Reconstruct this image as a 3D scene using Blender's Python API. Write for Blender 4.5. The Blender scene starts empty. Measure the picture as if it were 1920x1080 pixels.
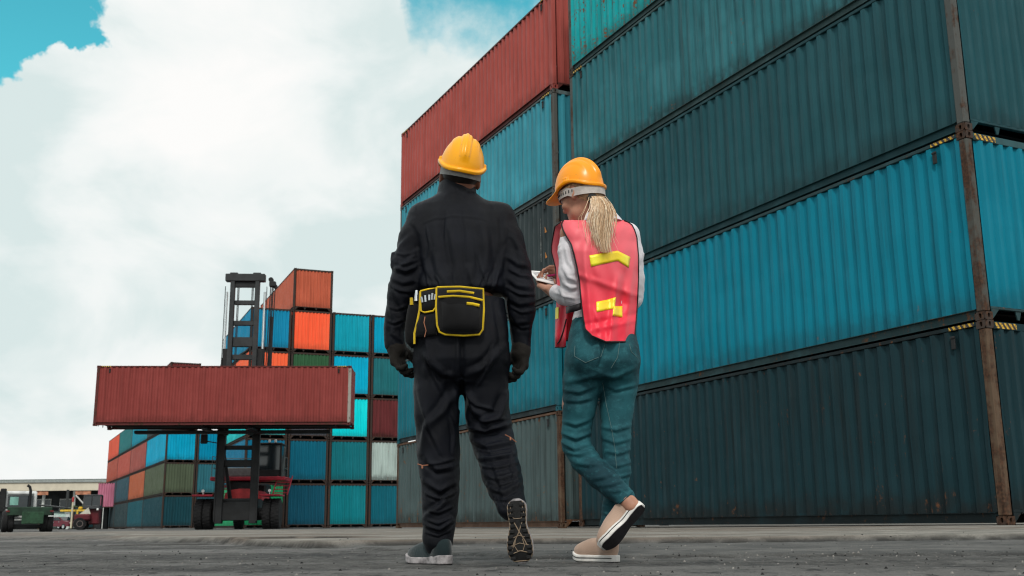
import bpy, bmesh, math, random
import numpy as np
from mathutils import Vector, Matrix

random.seed(7)
RNG = np.random.default_rng(7)
scene = bpy.context.scene
COL = scene.collection

# ------------------------------------------------------------------ camera
F_PX, PITCH, ROLL, CAM_Z = 1992.0, 0.21853, -0.0093, 0.155      # focal length in 1920-px units
_c, _s = math.cos(PITCH), math.sin(PITCH)
_r0, _u0, FWD = Vector((1, 0, 0)), Vector((0, -_s, _c)), Vector((0, _c, _s))
RIGHT = _r0 * math.cos(ROLL) + _u0 * math.sin(ROLL)
UP = -_r0 * math.sin(ROLL) + _u0 * math.cos(ROLL)
cam_data = bpy.data.cameras.new('camera')
cam_data.sensor_width = 36.0
cam_data.lens = F_PX / 1920 * 36
cam_data.clip_start, cam_data.clip_end = 0.05, 8000
cam_data.dof.use_dof = True
cam_data.dof.focus_distance = 4.5
cam_data.dof.aperture_fstop = 9
cam = bpy.data.objects.new('camera', cam_data)
COL.objects.link(cam)
cam.matrix_world = Matrix(((RIGHT.x, UP.x, -FWD.x, 0), (RIGHT.y, UP.y, -FWD.y, 0), (RIGHT.z, UP.z, -FWD.z, CAM_Z), (0, 0, 0, 1)))
scene.camera = cam
CAM = Vector((0, 0, CAM_Z))

def ray(px, py):
    return (RIGHT * (px - 960) + UP * (540 - py) + FWD * F_PX).normalized()

def at(px, py, Y):
    """the point of the place at distance Y along the yard that shows at photo pixel (px, py)"""
    d = ray(px, py)
    return CAM + d * (Y / d.y)

# ------------------------------------------------------------------ light, sky, exposure
SUN_DIR = Vector((0.0, -0.69, 0.73)).normalized()
sun_el = math.asin(SUN_DIR.z)
sun_rot = math.atan2(SUN_DIR.x, SUN_DIR.y)
world = bpy.data.worlds.new('World')
scene.world = world
world.use_nodes = True
wn, wl = world.node_tree.nodes, world.node_tree.links
wn.clear()
def W(t, **kw):
    n = wn.new(t)
    for k, v in kw.items():
        setattr(n, k, v)
    return n
def wmath(op, a, b=None, c=None, clamp=False):
    n = W('ShaderNodeMath', operation=op, use_clamp=clamp)
    for i, v in enumerate((a, b, c)):
        if v is None: continue
        if isinstance(v, (int, float)): n.inputs[i].default_value = v
        else: wl.new(v, n.inputs[i])
    return n.outputs[0]
tc = W('ShaderNodeTexCoord')
DIR = tc.outputs['Generated']
def wnoise(scale, detail, rough=.55, off=(0, 0, 0), dist=0.0, vec=None):
    m = W('ShaderNodeMapping'); m.inputs['Location'].default_value = off
    wl.new(vec or DIR, m.inputs['Vector'])
    n = W('ShaderNodeTexNoise'); n.inputs['Scale'].default_value = scale
    n.inputs['Detail'].default_value = detail; n.inputs['Roughness'].default_value = rough
    n.inputs['Distortion'].default_value = dist
    wl.new(m.outputs[0], n.inputs['Vector'])
    return n
# a direction slightly warped by noise, so that cloud edges billow
wn1 = wnoise(7, 6, .6)
wsub = W('ShaderNodeVectorMath', operation='SUBTRACT'); wl.new(wn1.outputs['Color'], wsub.inputs[0]); wsub.inputs[1].default_value = (.5, .5, .5)
wscl = W('ShaderNodeVectorMath', operation='SCALE'); wl.new(wsub.outputs[0], wscl.inputs[0]); wscl.inputs['Scale'].default_value = .16
wadd = W('ShaderNodeVectorMath', operation='ADD'); wl.new(DIR, wadd.inputs[0]); wl.new(wscl.outputs[0], wadd.inputs[1])
wnrm = W('ShaderNodeVectorMath', operation='NORMALIZE'); wl.new(wadd.outputs[0], wnrm.inputs[0])
def blob(px, py, rpx, amount, soft=.45):
    """a gap (negative) or a heap (positive) in the cloud cover round one direction of the sky"""
    d = ray(px, py)
    n = W('ShaderNodeVectorMath', operation='DOT_PRODUCT'); wl.new(wnrm.outputs[0], n.inputs[0]); n.inputs[1].default_value = d
    a = math.atan(rpx / 2050)
    mr = W('ShaderNodeMapRange', interpolation_type='SMOOTHSTEP')
    wl.new(n.outputs['Value'], mr.inputs['Value'])
    mr.inputs['From Min'].default_value = math.cos(a * (1 + soft)); mr.inputs['From Max'].default_value = math.cos(a * (1 - soft))
    mr.inputs['To Min'].default_value = 0; mr.inputs['To Max'].default_value = amount
    return mr.outputs[0]
CLOUD_BLOBS = [(80, -10, 112, -.62, .4), (165, 22, 84, -.55, .4), (-80, 20, 115, -.5, .4), (20, 95, 45, -.28, .6), (172, 88, 36, -.30, .5),
 (100, 175, 92, .50, .35), (250, 205, 120, .4, .5), (460, 40, 235, .55, .3), (300, 420, 420, .35, .6), (700, 520, 330, .3, .6),
 (830, 20, 190, -.27, .95), (1010, -60, 230, -.05, .95), (690, 190, 70, -.16, .95), (560, 420, 80, -.22, .9)]
cover = wmath('ADD', wmath('MULTIPLY', wnoise(2.6, 8, .55, (3.1, 1.7, .4)).outputs['Fac'], .9), .30)
for bl in CLOUD_BLOBS:
    cover = wmath('ADD', cover, blob(*bl))
fine = wnoise(16, 8, .62, (1.3, 5.2, 2.2)).outputs['Fac']
cover = wmath('ADD', cover, wmath('MULTIPLY', wmath('SUBTRACT', fine, .5), .42))
cf = W('ShaderNodeMapRange', interpolation_type='SMOOTHSTEP')
wl.new(cover, cf.inputs['Value'])
cf.inputs['From Min'].default_value = .38; cf.inputs['From Max'].default_value = .66
# grey undersides and folds of the cloud
wsq = W('ShaderNodeMapping'); wl.new(DIR, wsq.inputs['Vector']); wsq.inputs['Scale'].default_value = (1, 1, 1.35)
sh = wmath('ADD', wmath('MULTIPLY', wnoise(2.3, 5, .5, (7.2, 2.1, 5.5), vec=wsq.outputs[0]).outputs['Fac'], .62), wmath('MULTIPLY', wnoise(7.5, 7, .55, (2.2, 4.1, 1.5), .4, vec=wsq.outputs[0]).outputs['Fac'], .38))
shr = W('ShaderNodeValToRGB'); wl.new(sh, shr.inputs[0])
e = shr.color_ramp.elements
e[0].position, e[0].color = .425, (.68, .785, .78, 1)
e[1].position, e[1].color = .585, (.96, .955, .94, 1)
m_ = e.new(.50); m_.color = (.86, .90, .89, 1)
sky = W('ShaderNodeTexSky', sky_type='NISHITA')
sky.sun_disc = False
sky.sun_elevation, sky.sun_rotation = sun_el, sun_rot
sky.air_density, sky.dust_density, sky.ozone_density = 1.0, .6, 1.6
tint = W('ShaderNodeMix', data_type='RGBA', blend_type='MULTIPLY')
tint.inputs['Factor'].default_value = 1
wl.new(sky.outputs[0], tint.inputs['A']); tint.inputs['B'].default_value = (.40, 1.48, 1.08, 1)
bsky = W('ShaderNodeBackground'); wl.new(tint.outputs['Result'], bsky.inputs['Color']); bsky.inputs['Strength'].default_value = .115
bcl = W('ShaderNodeBackground'); wl.new(shr.outputs[0], bcl.inputs['Color']); bcl.inputs['Strength'].default_value = .765
mixs = W('ShaderNodeMixShader')
wl.new(cf.outputs[0], mixs.inputs[0]); wl.new(bsky.outputs[0], mixs.inputs[1]); wl.new(bcl.outputs[0], mixs.inputs[2])
wo = W('ShaderNodeOutputWorld'); wl.new(mixs.outputs[0], wo.inputs[0])

sd = bpy.data.lights.new('sun', 'SUN')
sd.energy, sd.angle, sd.color = 1.5, math.radians(10), (1, .95, .88)
sun = bpy.data.objects.new('sun', sd)
COL.objects.link(sun)
sun.rotation_euler = SUN_DIR.to_track_quat('Z', 'Y').to_euler()

scene.render.engine = 'CYCLES'
scene.view_settings.view_transform = 'Standard'
scene.view_settings.look = 'None'
scene.view_settings.exposure = 0.42
scene.view_settings.gamma = 1
scene.view_settings.use_curve_mapping = False
scene.cycles.use_denoising = True
scene.cycles.max_bounces = 6
scene.cycles.filter_width = 1.15

# ------------------------------------------------------------------ object helpers
def tag(o, label=None, cat=None, group=None, kind=None):
    if label: o['label'] = label
    if cat: o['category'] = cat
    if group: o['group'] = group
    if kind: o['kind'] = kind
    return o

def thing(name, label, cat, loc=(0, 0, 0), rz=0.0, group=None):
    o = bpy.data.objects.new(name, None)
    COL.objects.link(o)
    o.location = loc
    o.rotation_euler = (0, 0, rz)
    o.empty_display_size = .2
    return tag(o, label, cat, group)

def link_obj(name, me, parent=None, material=None):
    o = bpy.data.objects.new(name, me)
    COL.objects.link(o)
    if parent: o.parent = parent
    if material is not None:
        if not me.materials: me.materials.append(None)
        o.material_slots[0].link = 'OBJECT'
        o.material_slots[0].material = material
    return o

class MB:
    """collects shapes and links them as one mesh"""
    def __init__(self):
        self.v, self.f = [], []
    def add(self, vs, fs):
        n = len(self.v)
        self.v += [tuple(p) for p in vs]
        self.f += [tuple(i + n for i in f) for f in fs]
        return self
    def box(self, c, s, rot=None, bev=0.0):
        hx, hy, hz = s[0] / 2, s[1] / 2, s[2] / 2
        R = rot if rot is not None else Matrix.Identity(3)
        c = Vector(c)
        if bev <= 0:
            vs = [(x, y, z) for x in (-hx, hx) for y in (-hy, hy) for z in (-hz, hz)]
            fs = [(0, 1, 3, 2), (4, 6, 7, 5), (0, 4, 5, 1), (2, 3, 7, 6), (0, 2, 6, 4), (1, 5, 7, 3)]
        else:
            b = min(bev, hx * .9, hy * .9, hz * .9)
            vs, fs = [], []
            idx = {}
            for sx in (-1, 1):
                for sy in (-1, 1):
                    for sz in (-1, 1):
                        for ax in range(3):
                            p = [sx * (hx - b), sy * (hy - b), sz * (hz - b)]
                            p[ax] = (sx * hx, sy * hy, sz * hz)[ax]
                            idx[(sx, sy, sz, ax)] = len(vs); vs.append(p)
            for ax in range(3):
                a2, a3 = (ax + 1) % 3, (ax + 2) % 3
                for s_ in (-1, 1):
                    q = []
                    for (p2, p3) in ((-1, -1), (1, -1), (1, 1), (-1, 1)):
                        k = [0, 0, 0]; k[ax] = s_; k[a2] = p2; k[a3] = p3
                        q.append(idx[(k[0], k[1], k[2], ax)])
                    fs.append(q if s_ > 0 else q[::-1])
                for p2 in (-1, 1):
                    for p3 in (-1, 1):
                        def g(sa, axx):
                            k = [0, 0, 0]; k[ax] = sa; k[a2] = p2; k[a3] = p3
                            return idx[(k[0], k[1], k[2], axx)]
                        q = [g(-1, a2), g(1, a2), g(1, a3), g(-1, a3)]
                        fs.append(q if p2 * p3 < 0 else q[::-1])
            for sx in (-1, 1):
                for sy in (-1, 1):
                    for sz in (-1, 1):
                        q = [idx[(sx, sy, sz, a)] for a in range(3)]
                        fs.append(q if sx * sy * sz > 0 else q[::-1])
        self.add([c + R @ Vector(p) for p in vs], fs)
        return self
    def tube(self, pts, radii, n=10, caps=True):
        pts = [Vector(p) for p in pts]
        if isinstance(radii, (int, float)): radii = [radii] * len(pts)
        t0 = (pts[1] - pts[0]).normalized()
        a = t0.orthogonal().normalized()
        vs, fs = [], []
        for i, p in enumerate(pts):
            t = (pts[min(i + 1, len(pts) - 1)] - pts[max(i - 1, 0)]).normalized()
            a = (a - t * a.dot(t)).normalized()
            b = t.cross(a)
            for k in range(n):
                w = 2 * math.pi * k / n
                vs.append(p + (a * math.cos(w) + b * math.sin(w)) * radii[i])
        for i in range(len(pts) - 1):
            for k in range(n):
                k2 = (k + 1) % n
                fs.append((i * n + k, i * n + k2, (i + 1) * n + k2, (i + 1) * n + k))
        if caps:
            fs.append(tuple(range(n))[::-1])
            fs.append(tuple((len(pts) - 1) * n + k for k in range(n)))
        return self.add(vs, fs)
    def cyl(self, a, b, r, n=16):
        return self.tube([a, b], [r, r], n)
    def lathe(self, prof, centre, axis, n=28):
        """prof: (radius, along) pairs"""
        axis = Vector(axis).normalized(); u = axis.orthogonal().normalized(); w = axis.cross(u)
        c = Vector(centre)
        vs, fs = [], []
        for r, h in prof:
            for k in range(n):
                t = 2 * math.pi * k / n
                vs.append(c + axis * h + (u * math.cos(t) + w * math.sin(t)) * r)
        for i in range(len(prof) - 1):
            for k in range(n):
                k2 = (k + 1) % n
                fs.append((i * n + k, i * n + k2, (i + 1) * n + k2, (i + 1) * n + k))
        fs.append(tuple(range(n))[::-1]); fs.append(tuple((len(prof) - 1) * n + k for k in range(n)))
        return self.add(vs, fs)
    def prism(self, poly, origin, u, v, depth):
        """poly of (a, b) in the plane u, v from origin, given depth along u x v"""
        u, v, o = Vector(u), Vector(v), Vector(origin)
        n = u.cross(v).normalized() * depth
        k = len(poly)
        vs = [o + u * a + v * b for a, b in poly] + [o + u * a + v * b + n for a, b in poly]
        fs = [tuple(range(k))[::-1], tuple(range(k, 2 * k))] + [(i, (i + 1) % k, k + (i + 1) % k, k + i) for i in range(k)]
        return self.add(vs, fs)
    def mesh(self, name, smooth=False, angle=None):
        me = bpy.data.meshes.new(name)
        me.from_pydata(self.v, [], self.f)
        me.update()
        bm = bmesh.new(); bm.from_mesh(me); bmesh.ops.recalc_face_normals(bm, faces=bm.faces)
        if smooth:
            for f in bm.faces: f.smooth = True
            if angle:
                for ed in bm.edges:
                    if len(ed.link_faces) == 2 and ed.calc_face_angle(0) > math.radians(angle): ed.smooth = False
        bm.to_mesh(me); bm.free()
        return me
    def build(self, name, material=None, parent=None, smooth=False, angle=40):
        return link_obj(name, self.mesh(name, smooth, angle), parent, material)

def lathe_sharp(prof): return prof

# value noise for shaping meshes
_tab = np.random.default_rng(11).random((64, 64, 64)).astype(np.float32)
def vnoise(P, scale=1.0, seed=0):
    P = np.asarray(P, np.float64) * scale + seed * 17.31 + 1000
    i = np.floor(P).astype(int); f = P - i
    f = f * f * (3 - 2 * f)
    out = 0
    for dx in (0, 1):
        for dy in (0, 1):
            for dz in (0, 1):
                w = (f[:, 0] if dx else 1 - f[:, 0]) * (f[:, 1] if dy else 1 - f[:, 1]) * (f[:, 2] if dz else 1 - f[:, 2])
                out = out + w * _tab[(i[:, 0] + dx) % 64, (i[:, 1] + dy) % 64, (i[:, 2] + dz) % 64]
    return out * 2 - 1
def fbm(P, scale, octv=4, seed=0):
    s, a = 0, 1.0
    for o in range(octv):
        s = s + a * vnoise(P, scale * 2 ** o, seed + o); a *= .5
    return s
def sstep(a, b, x):
    t = np.clip((x - a) / (b - a), 0, 1)
    return t * t * (3 - 2 * t)

# ------------------------------------------------------------------ material helpers
class NT:
    def __init__(self, name):
        self.m = bpy.data.materials.new(name); self.m.use_nodes = True
        self.n, self.l = self.m.node_tree.nodes, self.m.node_tree.links
        self.b = self.n['Principled BSDF']
        self.tc = self.n.new('ShaderNodeTexCoord')
    def node(self, t, **kw):
        x = self.n.new(t)
        for k, v in kw.items(): setattr(x, k, v)
        return x
    def put(self, v, sock):
        if isinstance(v, (int, float)): sock.default_value = v
        elif isinstance(v, (tuple, list)): sock.default_value = (*v, 1) if len(v) == 3 and sock.type == 'RGBA' else v
        else: self.l.new(v, sock)
    def math(self, op, a, b=None, clamp=False):
        x = self.node('ShaderNodeMath', operation=op, use_clamp=clamp)
        self.put(a, x.inputs[0])
        if b is not None: self.put(b, x.inputs[1])
        return x.outputs[0]
    def coords(self, scale=(1, 1, 1), space='Object', rand=True):
        m = self.node('ShaderNodeMapping')
        src = self.tc.outputs[space]
        if rand:
            oi = self.node('ShaderNodeObjectInfo')
            sc = self.node('ShaderNodeVectorMath', operation='ADD')
            cmb = self.node('ShaderNodeCombineXYZ')
            mm = self.math('MULTIPLY', oi.outputs['Random'], 37.0)
            for i in range(2): self.l.new(mm, cmb.inputs[i])
            self.l.new(src, sc.inputs[0]); self.l.new(cmb.outputs[0], sc.inputs[1])
            src = sc.outputs[0]
        self.l.new(src, m.inputs['Vector'])
        m.inputs['Scale'].default_value = scale
        return m.outputs[0]
    def noise(self, vec, scale, detail=5, rough=.55, dist=0):
        x = self.node('ShaderNodeTexNoise')
        self.l.new(vec, x.inputs['Vector'])
        x.inputs['Scale'].default_value = scale; x.inputs['Detail'].default_value = detail
        x.inputs['Roughness'].default_value = rough; x.inputs['Distortion'].default_value = dist
        return x.outputs['Fac']
    def ramp(self, fac, a, b, lo=0.0, hi=1.0):
        x = self.node('ShaderNodeMapRange', interpolation_type='SMOOTHSTEP')
        self.put(fac, x.inputs['Value'])
        for k, v in zip(('From Min', 'From Max', 'To Min', 'To Max'), (a, b, lo, hi)): x.inputs[k].default_value = v
        return x.outputs[0]
    def mix(self, fac, a, b, blend='MIX'):
        x = self.node('ShaderNodeMix', data_type='RGBA', blend_type=blend)
        self.put(fac, x.inputs['Factor']); self.put(a, x.inputs['A']); self.put(b, x.inputs['B'])
        return x.outputs['Result']
    def bump(self, h, strength=.3, dist=.01):
        x = self.node('ShaderNodeBump')
        x.inputs['Strength'].default_value = strength; x.inputs['Distance'].default_value = dist
        self.l.new(h, x.inputs['Height']); self.l.new(x.outputs[0], self.b.inputs['Normal'])
    def out(self, color, rough=.6, metal=0.0, spec=.5):
        self.put(color, self.b.inputs['Base Color']); self.put(rough, self.b.inputs['Roughness'])
        self.put(metal, self.b.inputs['Metallic']); self.put(spec, self.b.inputs['Specular IOR Level'])
        return self.m

def plain(name, col, rough=.6, metal=0.0, var=.25, scale=6, spec=.3, bump=0.0):
    """a plain coloured surface with a little grime and unevenness"""
    t = NT(name)
    v = t.coords((1, 1, 1))
    n = t.noise(v, scale, 6, .6)
    dark = tuple(c * (1 - var) for c in col); lite = tuple(min(1, c * (1 + var * .5)) for c in col)
    c = t.mix(t.ramp(n, .3, .7), dark, lite)
    n2 = t.noise(v, scale * 7, 4, .6)
    if bump: t.bump(n2, bump, .004)
    return t.out(c, t.ramp(n2, .2, .8, max(.05, rough - .1), min(1, rough + .1)), metal, spec)

def paint(name, col, rust=.3, grime=.4, fade=.25, rough=.5):
    """weathered container paint: vertical dirt runs, rust at scratches and low edges, faded patches"""
    t = NT(name)
    v = t.coords((1, 1, 1)); st = t.coords((5.5, 5.5, .32)); st2 = t.coords((17, 17, .55))
    big = t.noise(v, .55, 5, .6)
    mid = t.noise(v, 2.1, 7, .62)
    run = t.noise(st, 1.0, 6, .6)
    run2 = t.noise(st2, 1.0, 4, .6)
    spk = t.noise(v, 14, 6, .65)
    grey = sum(col) / 3
    pale = tuple(min(.9, c * 1.25 + .035 * (grey + .06)) for c in col)
    dirt = tuple(c * .40 + d for c, d in zip(col, (.008, .006, .005)))
    c = t.mix(t.math('MULTIPLY', t.ramp(big, .42, .72), fade * 2.2, True), col, pale)
    c = t.mix(t.math('MULTIPLY', t.ramp(run2, .56, .74), fade, True), c, pale)
    c = t.mix(t.math('MULTIPLY', t.ramp(run, .47, .75), grime * 1.2, True), c, dirt)
    sep = t.node('ShaderNodeSeparateXYZ'); t.l.new(t.tc.outputs['Object'], sep.inputs[0])
    low = t.ramp(sep.outputs['Z'], .17, .75, 1, 0)
    lowd = t.math('MULTIPLY', low, t.ramp(t.math('ADD', mid, t.math('MULTIPLY', low, .18)), .42, .7))
    c = t.mix(t.math('MULTIPLY', lowd, grime * 1.5, True), c, dirt)
    edge = t.math('ADD', t.math('ADD', t.math('MULTIPLY', spk, .45), t.math('MULTIPLY', mid, .4)), t.math('MULTIPLY', run2, .3))
    rf = t.ramp(t.math('ADD', edge, t.math('MULTIPLY', low, .025)), .72 - .13 * rust, .80 - .13 * rust)
    rcol = t.mix(t.ramp(spk, .3, .7), (.055, .022, .012), (.17, .07, .03))
    c = t.mix(t.math('MULTIPLY', rf, min(1, .35 + rust), True), c, rcol)
    t.bump(t.math('ADD', t.math('MULTIPLY', mid, .7), t.math('MULTIPLY', spk, .3)), .25, .012)
    return t.out(c, t.ramp(mid, .3, .7, rough - .12, rough + .12), 0, .10)

def rusty(name, col, amount=.6):
    """steel post or casting: the paint worn through to rust"""
    t = NT(name)
    v = t.coords((1, 1, 1)); st = t.coords((9, 9, .8))
    n = t.noise(v, 3.2, 8, .68); r = t.noise(st, 1.0, 6, .6); k = t.noise(v, 24, 5, .6)
    f = t.ramp(t.math('ADD', t.math('MULTIPLY', n, .55), t.math('MULTIPLY', r, .45)), .58 - .2 * amount, .66 - .12 * amount)
    rc = t.mix(t.ramp(k, .35, .68), (.032, .018, .012), (.095, .048, .029))
    c = t.mix(f, col, rc)
    t.bump(t.math('ADD', n, t.math('MULTIPLY', k, .4)), .5, .01)
    return t.out(c, t.ramp(k, .3, .7, .6, .85), 0, .15)

# ------------------------------------------------------------------ ground: one sheet to the horizon
def slab_edge(x):
    """distance at which the low concrete apron begins"""
    x = np.asarray(x, float)
    P = np.stack([x, x * 0 + 3.3, x * 0], -1)
    return 7.75 + .10 * fbm(P, .9, 3, 5) + .05 * vnoise(P, 6, 9) + np.where(x < -1.4, (-1.4 - x) * 1.6, 0)
def crack_line(x):
    x = np.asarray(x, float)
    P = np.stack([x, x * 0 + 5.1, x * 0], -1)
    return 9.35 + .30 * fbm(P, .7, 3, 25) + .08 * vnoise(P, 5, 29), sstep(-5.2, -3.0, x) * (1 - sstep(-1.5, -1.0, x))
def patch_edge(x):
    x = np.asarray(x, float)
    P = np.stack([x, x * 0 + 8.3, x * 0], -1)
    return 4.92 + .12 * fbm(P, .8, 3, 15) + .05 * vnoise(P, 7, 19) + np.where(x < .1, (.1 - x) * 2.2, 0) - .02 * x
def ground_z(x, y, rough=True):
    x = np.atleast_1d(np.asarray(x, float)); y = np.atleast_1d(np.asarray(y, float))
    P = np.stack([x, y, x * 0], -1)
    far = 1 - sstep(22, 60, y)
    slab = sstep(-.03, .05, y - slab_edge(x)) * (1 - sstep(34, 45, y))
    top = .052 + .024 * sstep(2, 7, x) - .012 * sstep(16, 28, y)
    patch = sstep(-.02, .03, y - patch_edge(x)) * (1 - slab)
    cl, cw = crack_line(x)
    z = slab * top + patch * .014 + .016 * sstep(-.02, .04, y - cl) * (1 - sstep(.1, 1.6, y - cl)) * cw
    if rough:
        near = np.exp(-np.maximum(y - 2, 0) / 7.0)
        z = z + (1 - slab * .7) * near * (.0045 * fbm(P, 1.7, 3, 2) + .0045 * vnoise(P, 8, 4) + .0045 * vnoise(P, 15, 6))
    return z
def build_ground():
    xs = np.concatenate([-np.geomspace(4000, 5.2, 26), np.arange(-5, 6.5, .035), np.geomspace(6.6, 4000, 28)])
    ys = np.concatenate([[-400, -60, -12, -3, 0, 1, 1.6, 1.9], np.arange(2.1, 10.6, .03), np.geomspace(10.65, 60, 62), np.geomspace(66, 6000, 18)])
    X, Y = np.meshgrid(xs, ys)
    x, y = X.ravel(), Y.ravel()
    z = ground_z(x, y)
    nx, ny = len(xs), len(ys)
    me = bpy.data.meshes.new('ground')
    V = np.stack([x, y, z], -1)
    i = (np.arange(ny - 1)[:, None] * nx + np.arange(nx - 1)[None, :]).ravel()
    F = np.stack([i, i + 1, i + nx + 1, i + nx], -1)
    me.from_pydata(V.tolist(), [], F.tolist())
    me.shade_smooth()
    slab = sstep(-.02, .04, y - slab_edge(x)) * (1 - sstep(34, 45, y))
    patch = sstep(-.02, .03, y - patch_edge(x)) * (1 - slab)
    crack = np.exp(-((y - slab_edge(x) + .02) / .05) ** 2) + .8 * np.exp(-((y - patch_edge(x) + .015) / .035) ** 2)
    cl, cw = crack_line(x); crack = crack + cw * np.exp(-((y - cl + .02) / .06) ** 2)
    for nm, arr in (('slab', slab), ('patch', patch), ('crack', np.clip(crack, 0, 1))):
        at_ = me.attributes.new(nm, 'FLOAT', 'POINT'); at_.data.foreach_set('value', arr.astype(np.float32))
    t = NT('yard_ground')
    v = t.coords((1, 1, 1), rand=False); lng = t.coords((.35, 1.6, 1), rand=False)
    big = t.noise(lng, .9, 6, .65); mid = t.noise(v, 2.3, 8, .65); grit = t.noise(v, 55, 6, .7); wide = t.noise(t.coords((.12, .5, 1), rand=False), 1, 5, .6)
    peb = t.node('ShaderNodeTexVoronoi'); t.l.new(v, peb.inputs['Vector']); peb.inputs['Scale'].default_value = 70
    A = lambda nm: t.node('ShaderNodeAttribute', attribute_name=nm).outputs['Fac']
    asph = t.mix(t.ramp(big, .36, .66), (.027, .0265, .026), (.088, .085, .080))
    asph = t.mix(t.math('MULTIPLY', t.ramp(mid, .40, .68), .6), asph, (.105, .103, .099))
    asph = t.mix(t.math('MULTIPLY', t.ramp(wide, .46, .62), .85), asph, (.20, .196, .188))
    asph = t.mix(t.ramp(grit, .48, .68, 0, .5), asph, (.22, .217, .208))
    asph = t.mix(t.math('MULTIPLY', t.ramp(peb.outputs['Distance'], .0, .25, 1, 0), .25), asph, (.25, .245, .23))
    blo = t.noise(t.coords((1, .55, 1), rand=False), 8.5, 6, .7)
    asph = t.mix(t.ramp(blo, .50, .66, 0, .45), asph, (.19, .187, .18))
    asph = t.mix(t.ramp(blo, .48, .34, 0, .8), asph, (.020, .021, .022))
    pat = t.mix(t.ramp(mid, .35, .7), (.075, .075, .073), (.17, .168, .160))
    conc = t.mix(t.ramp(mid, .35, .68), (.17, .16, .14), (.34, .32, .285))
    conc = t.mix(t.math('MULTIPLY', t.ramp(wide, .46, .62), .6), conc, (.13, .085, .058))
    c = t.mix(t.math('MULTIPLY', A('patch'), .8), asph, pat)
    c = t.mix(A('slab'), c, conc)
    c = t.mix(t.math('MULTIPLY', A('crack'), t.ramp(t.noise(v, 3.1, 5, .6), .38, .55, .15, .9)), c, (.018, .017, .015))
    h = t.math('ADD', t.math('MULTIPLY', grit, .5), t.math('ADD', t.math('MULTIPLY', mid, .6), t.math('MULTIPLY', peb.outputs['Distance'], .3)))
    t.bump(h, 1.0, .035)
    m = t.out(c, t.ramp(mid, .3, .7, .72, .95), 0, .3)
    o = link_obj('ground', me, None, m)
    tag(o, 'grey worn asphalt of the container yard with a low concrete apron', kind='structure')
build_ground()

def gz(x, y): return float(ground_z(x, y, False)[0])

# loose grit on the asphalt, one uncountable scatter
def build_grit(seed, name, m, lab):
    mb = MB()
    rs = np.random.default_rng(seed)
    for i in range(750):
        y = 2.6 + 6.0 * rs.random() ** 1.6; x = (rs.random() * 2 - 1) * (.3 + y * .55)
        r = .0025 + .006 * rs.random() ** 3
        if rs.random() < .18:
            x = rs.random() * 4.5 - .1; y = float(patch_edge(np.array([x]))[0]) + .06 * rs.normal()
        z = float(ground_z(x, y)[0])
        sq = .5 + .4 * rs.random(); a = rs.random() * 6.28
        ca, sa = math.cos(a) * r, math.sin(a) * r
        p = [(x + ca, y + sa, z), (x - sa * sq, y + ca * sq, z), (x - ca, y - sa, z), (x + sa * sq, y - ca * sq, z), (x + ca * .2, y, z + r * .9), (x - ca * .3, y + sa * .2, z + r * .8)]
        mb.add(p, [(0, 1, 4), (1, 5, 4), (1, 2, 5), (2, 3, 5), (3, 4, 5), (3, 0, 4)])
    o = mb.build(name, m)
    tag(o, lab, kind='stuff')
build_grit(3, 'grit', plain('grit_stone', (.22, .21, .195), .9, var=.5, scale=30), 'loose pale grit and small stones scattered on the asphalt')
build_grit(4, 'grit', plain('grit_dark', (.018, .018, .018), .9, var=.5, scale=30), 'loose dark crumbs of asphalt scattered on the yard')

# ------------------------------------------------------------------ shipping containers
WC = 2.438
def corr_profile(L, pitch, depth, flat):
    """(along, in) breakpoints of a trapezoid corrugation, centred"""
    n = int(round(L / pitch)); p = L / n; s = (p - 2 * flat) / 2
    pts = []
    for i in range(n):
        x = i * p
        pts += [(x, 0), (x + flat, 0), (x + flat + s, depth), (x + 2 * flat + s, depth)]
    pts.append((L, 0))
    return pts
def panel_mesh(name, prof, z0, z1, place, rows, dent, seed, split=True):
    zs = np.linspace(z0, z1, rows + 1)
    P = np.array([(a, z, d) for z in zs for a, d in prof], float)
    if dent:
        Q = np.stack([P[:, 0], P[:, 1], P[:, 0] * 0 + seed * 3.7], -1)
        amp = np.sqrt(np.clip(np.sin(np.pi * (P[:, 1] - z0) / (z1 - z0)), 0, 1))
        P[:, 2] += dent * amp * (fbm(Q, .55, 3, seed) + .55 * vnoise(Q, 2.6, seed + 3) + .4 * np.abs(vnoise(Q, 5.5, seed + 8)))
        P[:, 0] += dent * .9 * amp * vnoise(Q, 1.7, seed + 5)
    n = len(prof)
    vs = [place(a, z, d) for a, z, d in P]
    fs = [(r * n + i, r * n + i + 1, (r + 1) * n + i + 1, (r + 1) * n + i) for r in range(rows) for i in range(n - 1)]
    me = bpy.data.meshes.new(name); me.from_pydata(vs, [], fs); me.update()
    return me
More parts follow.
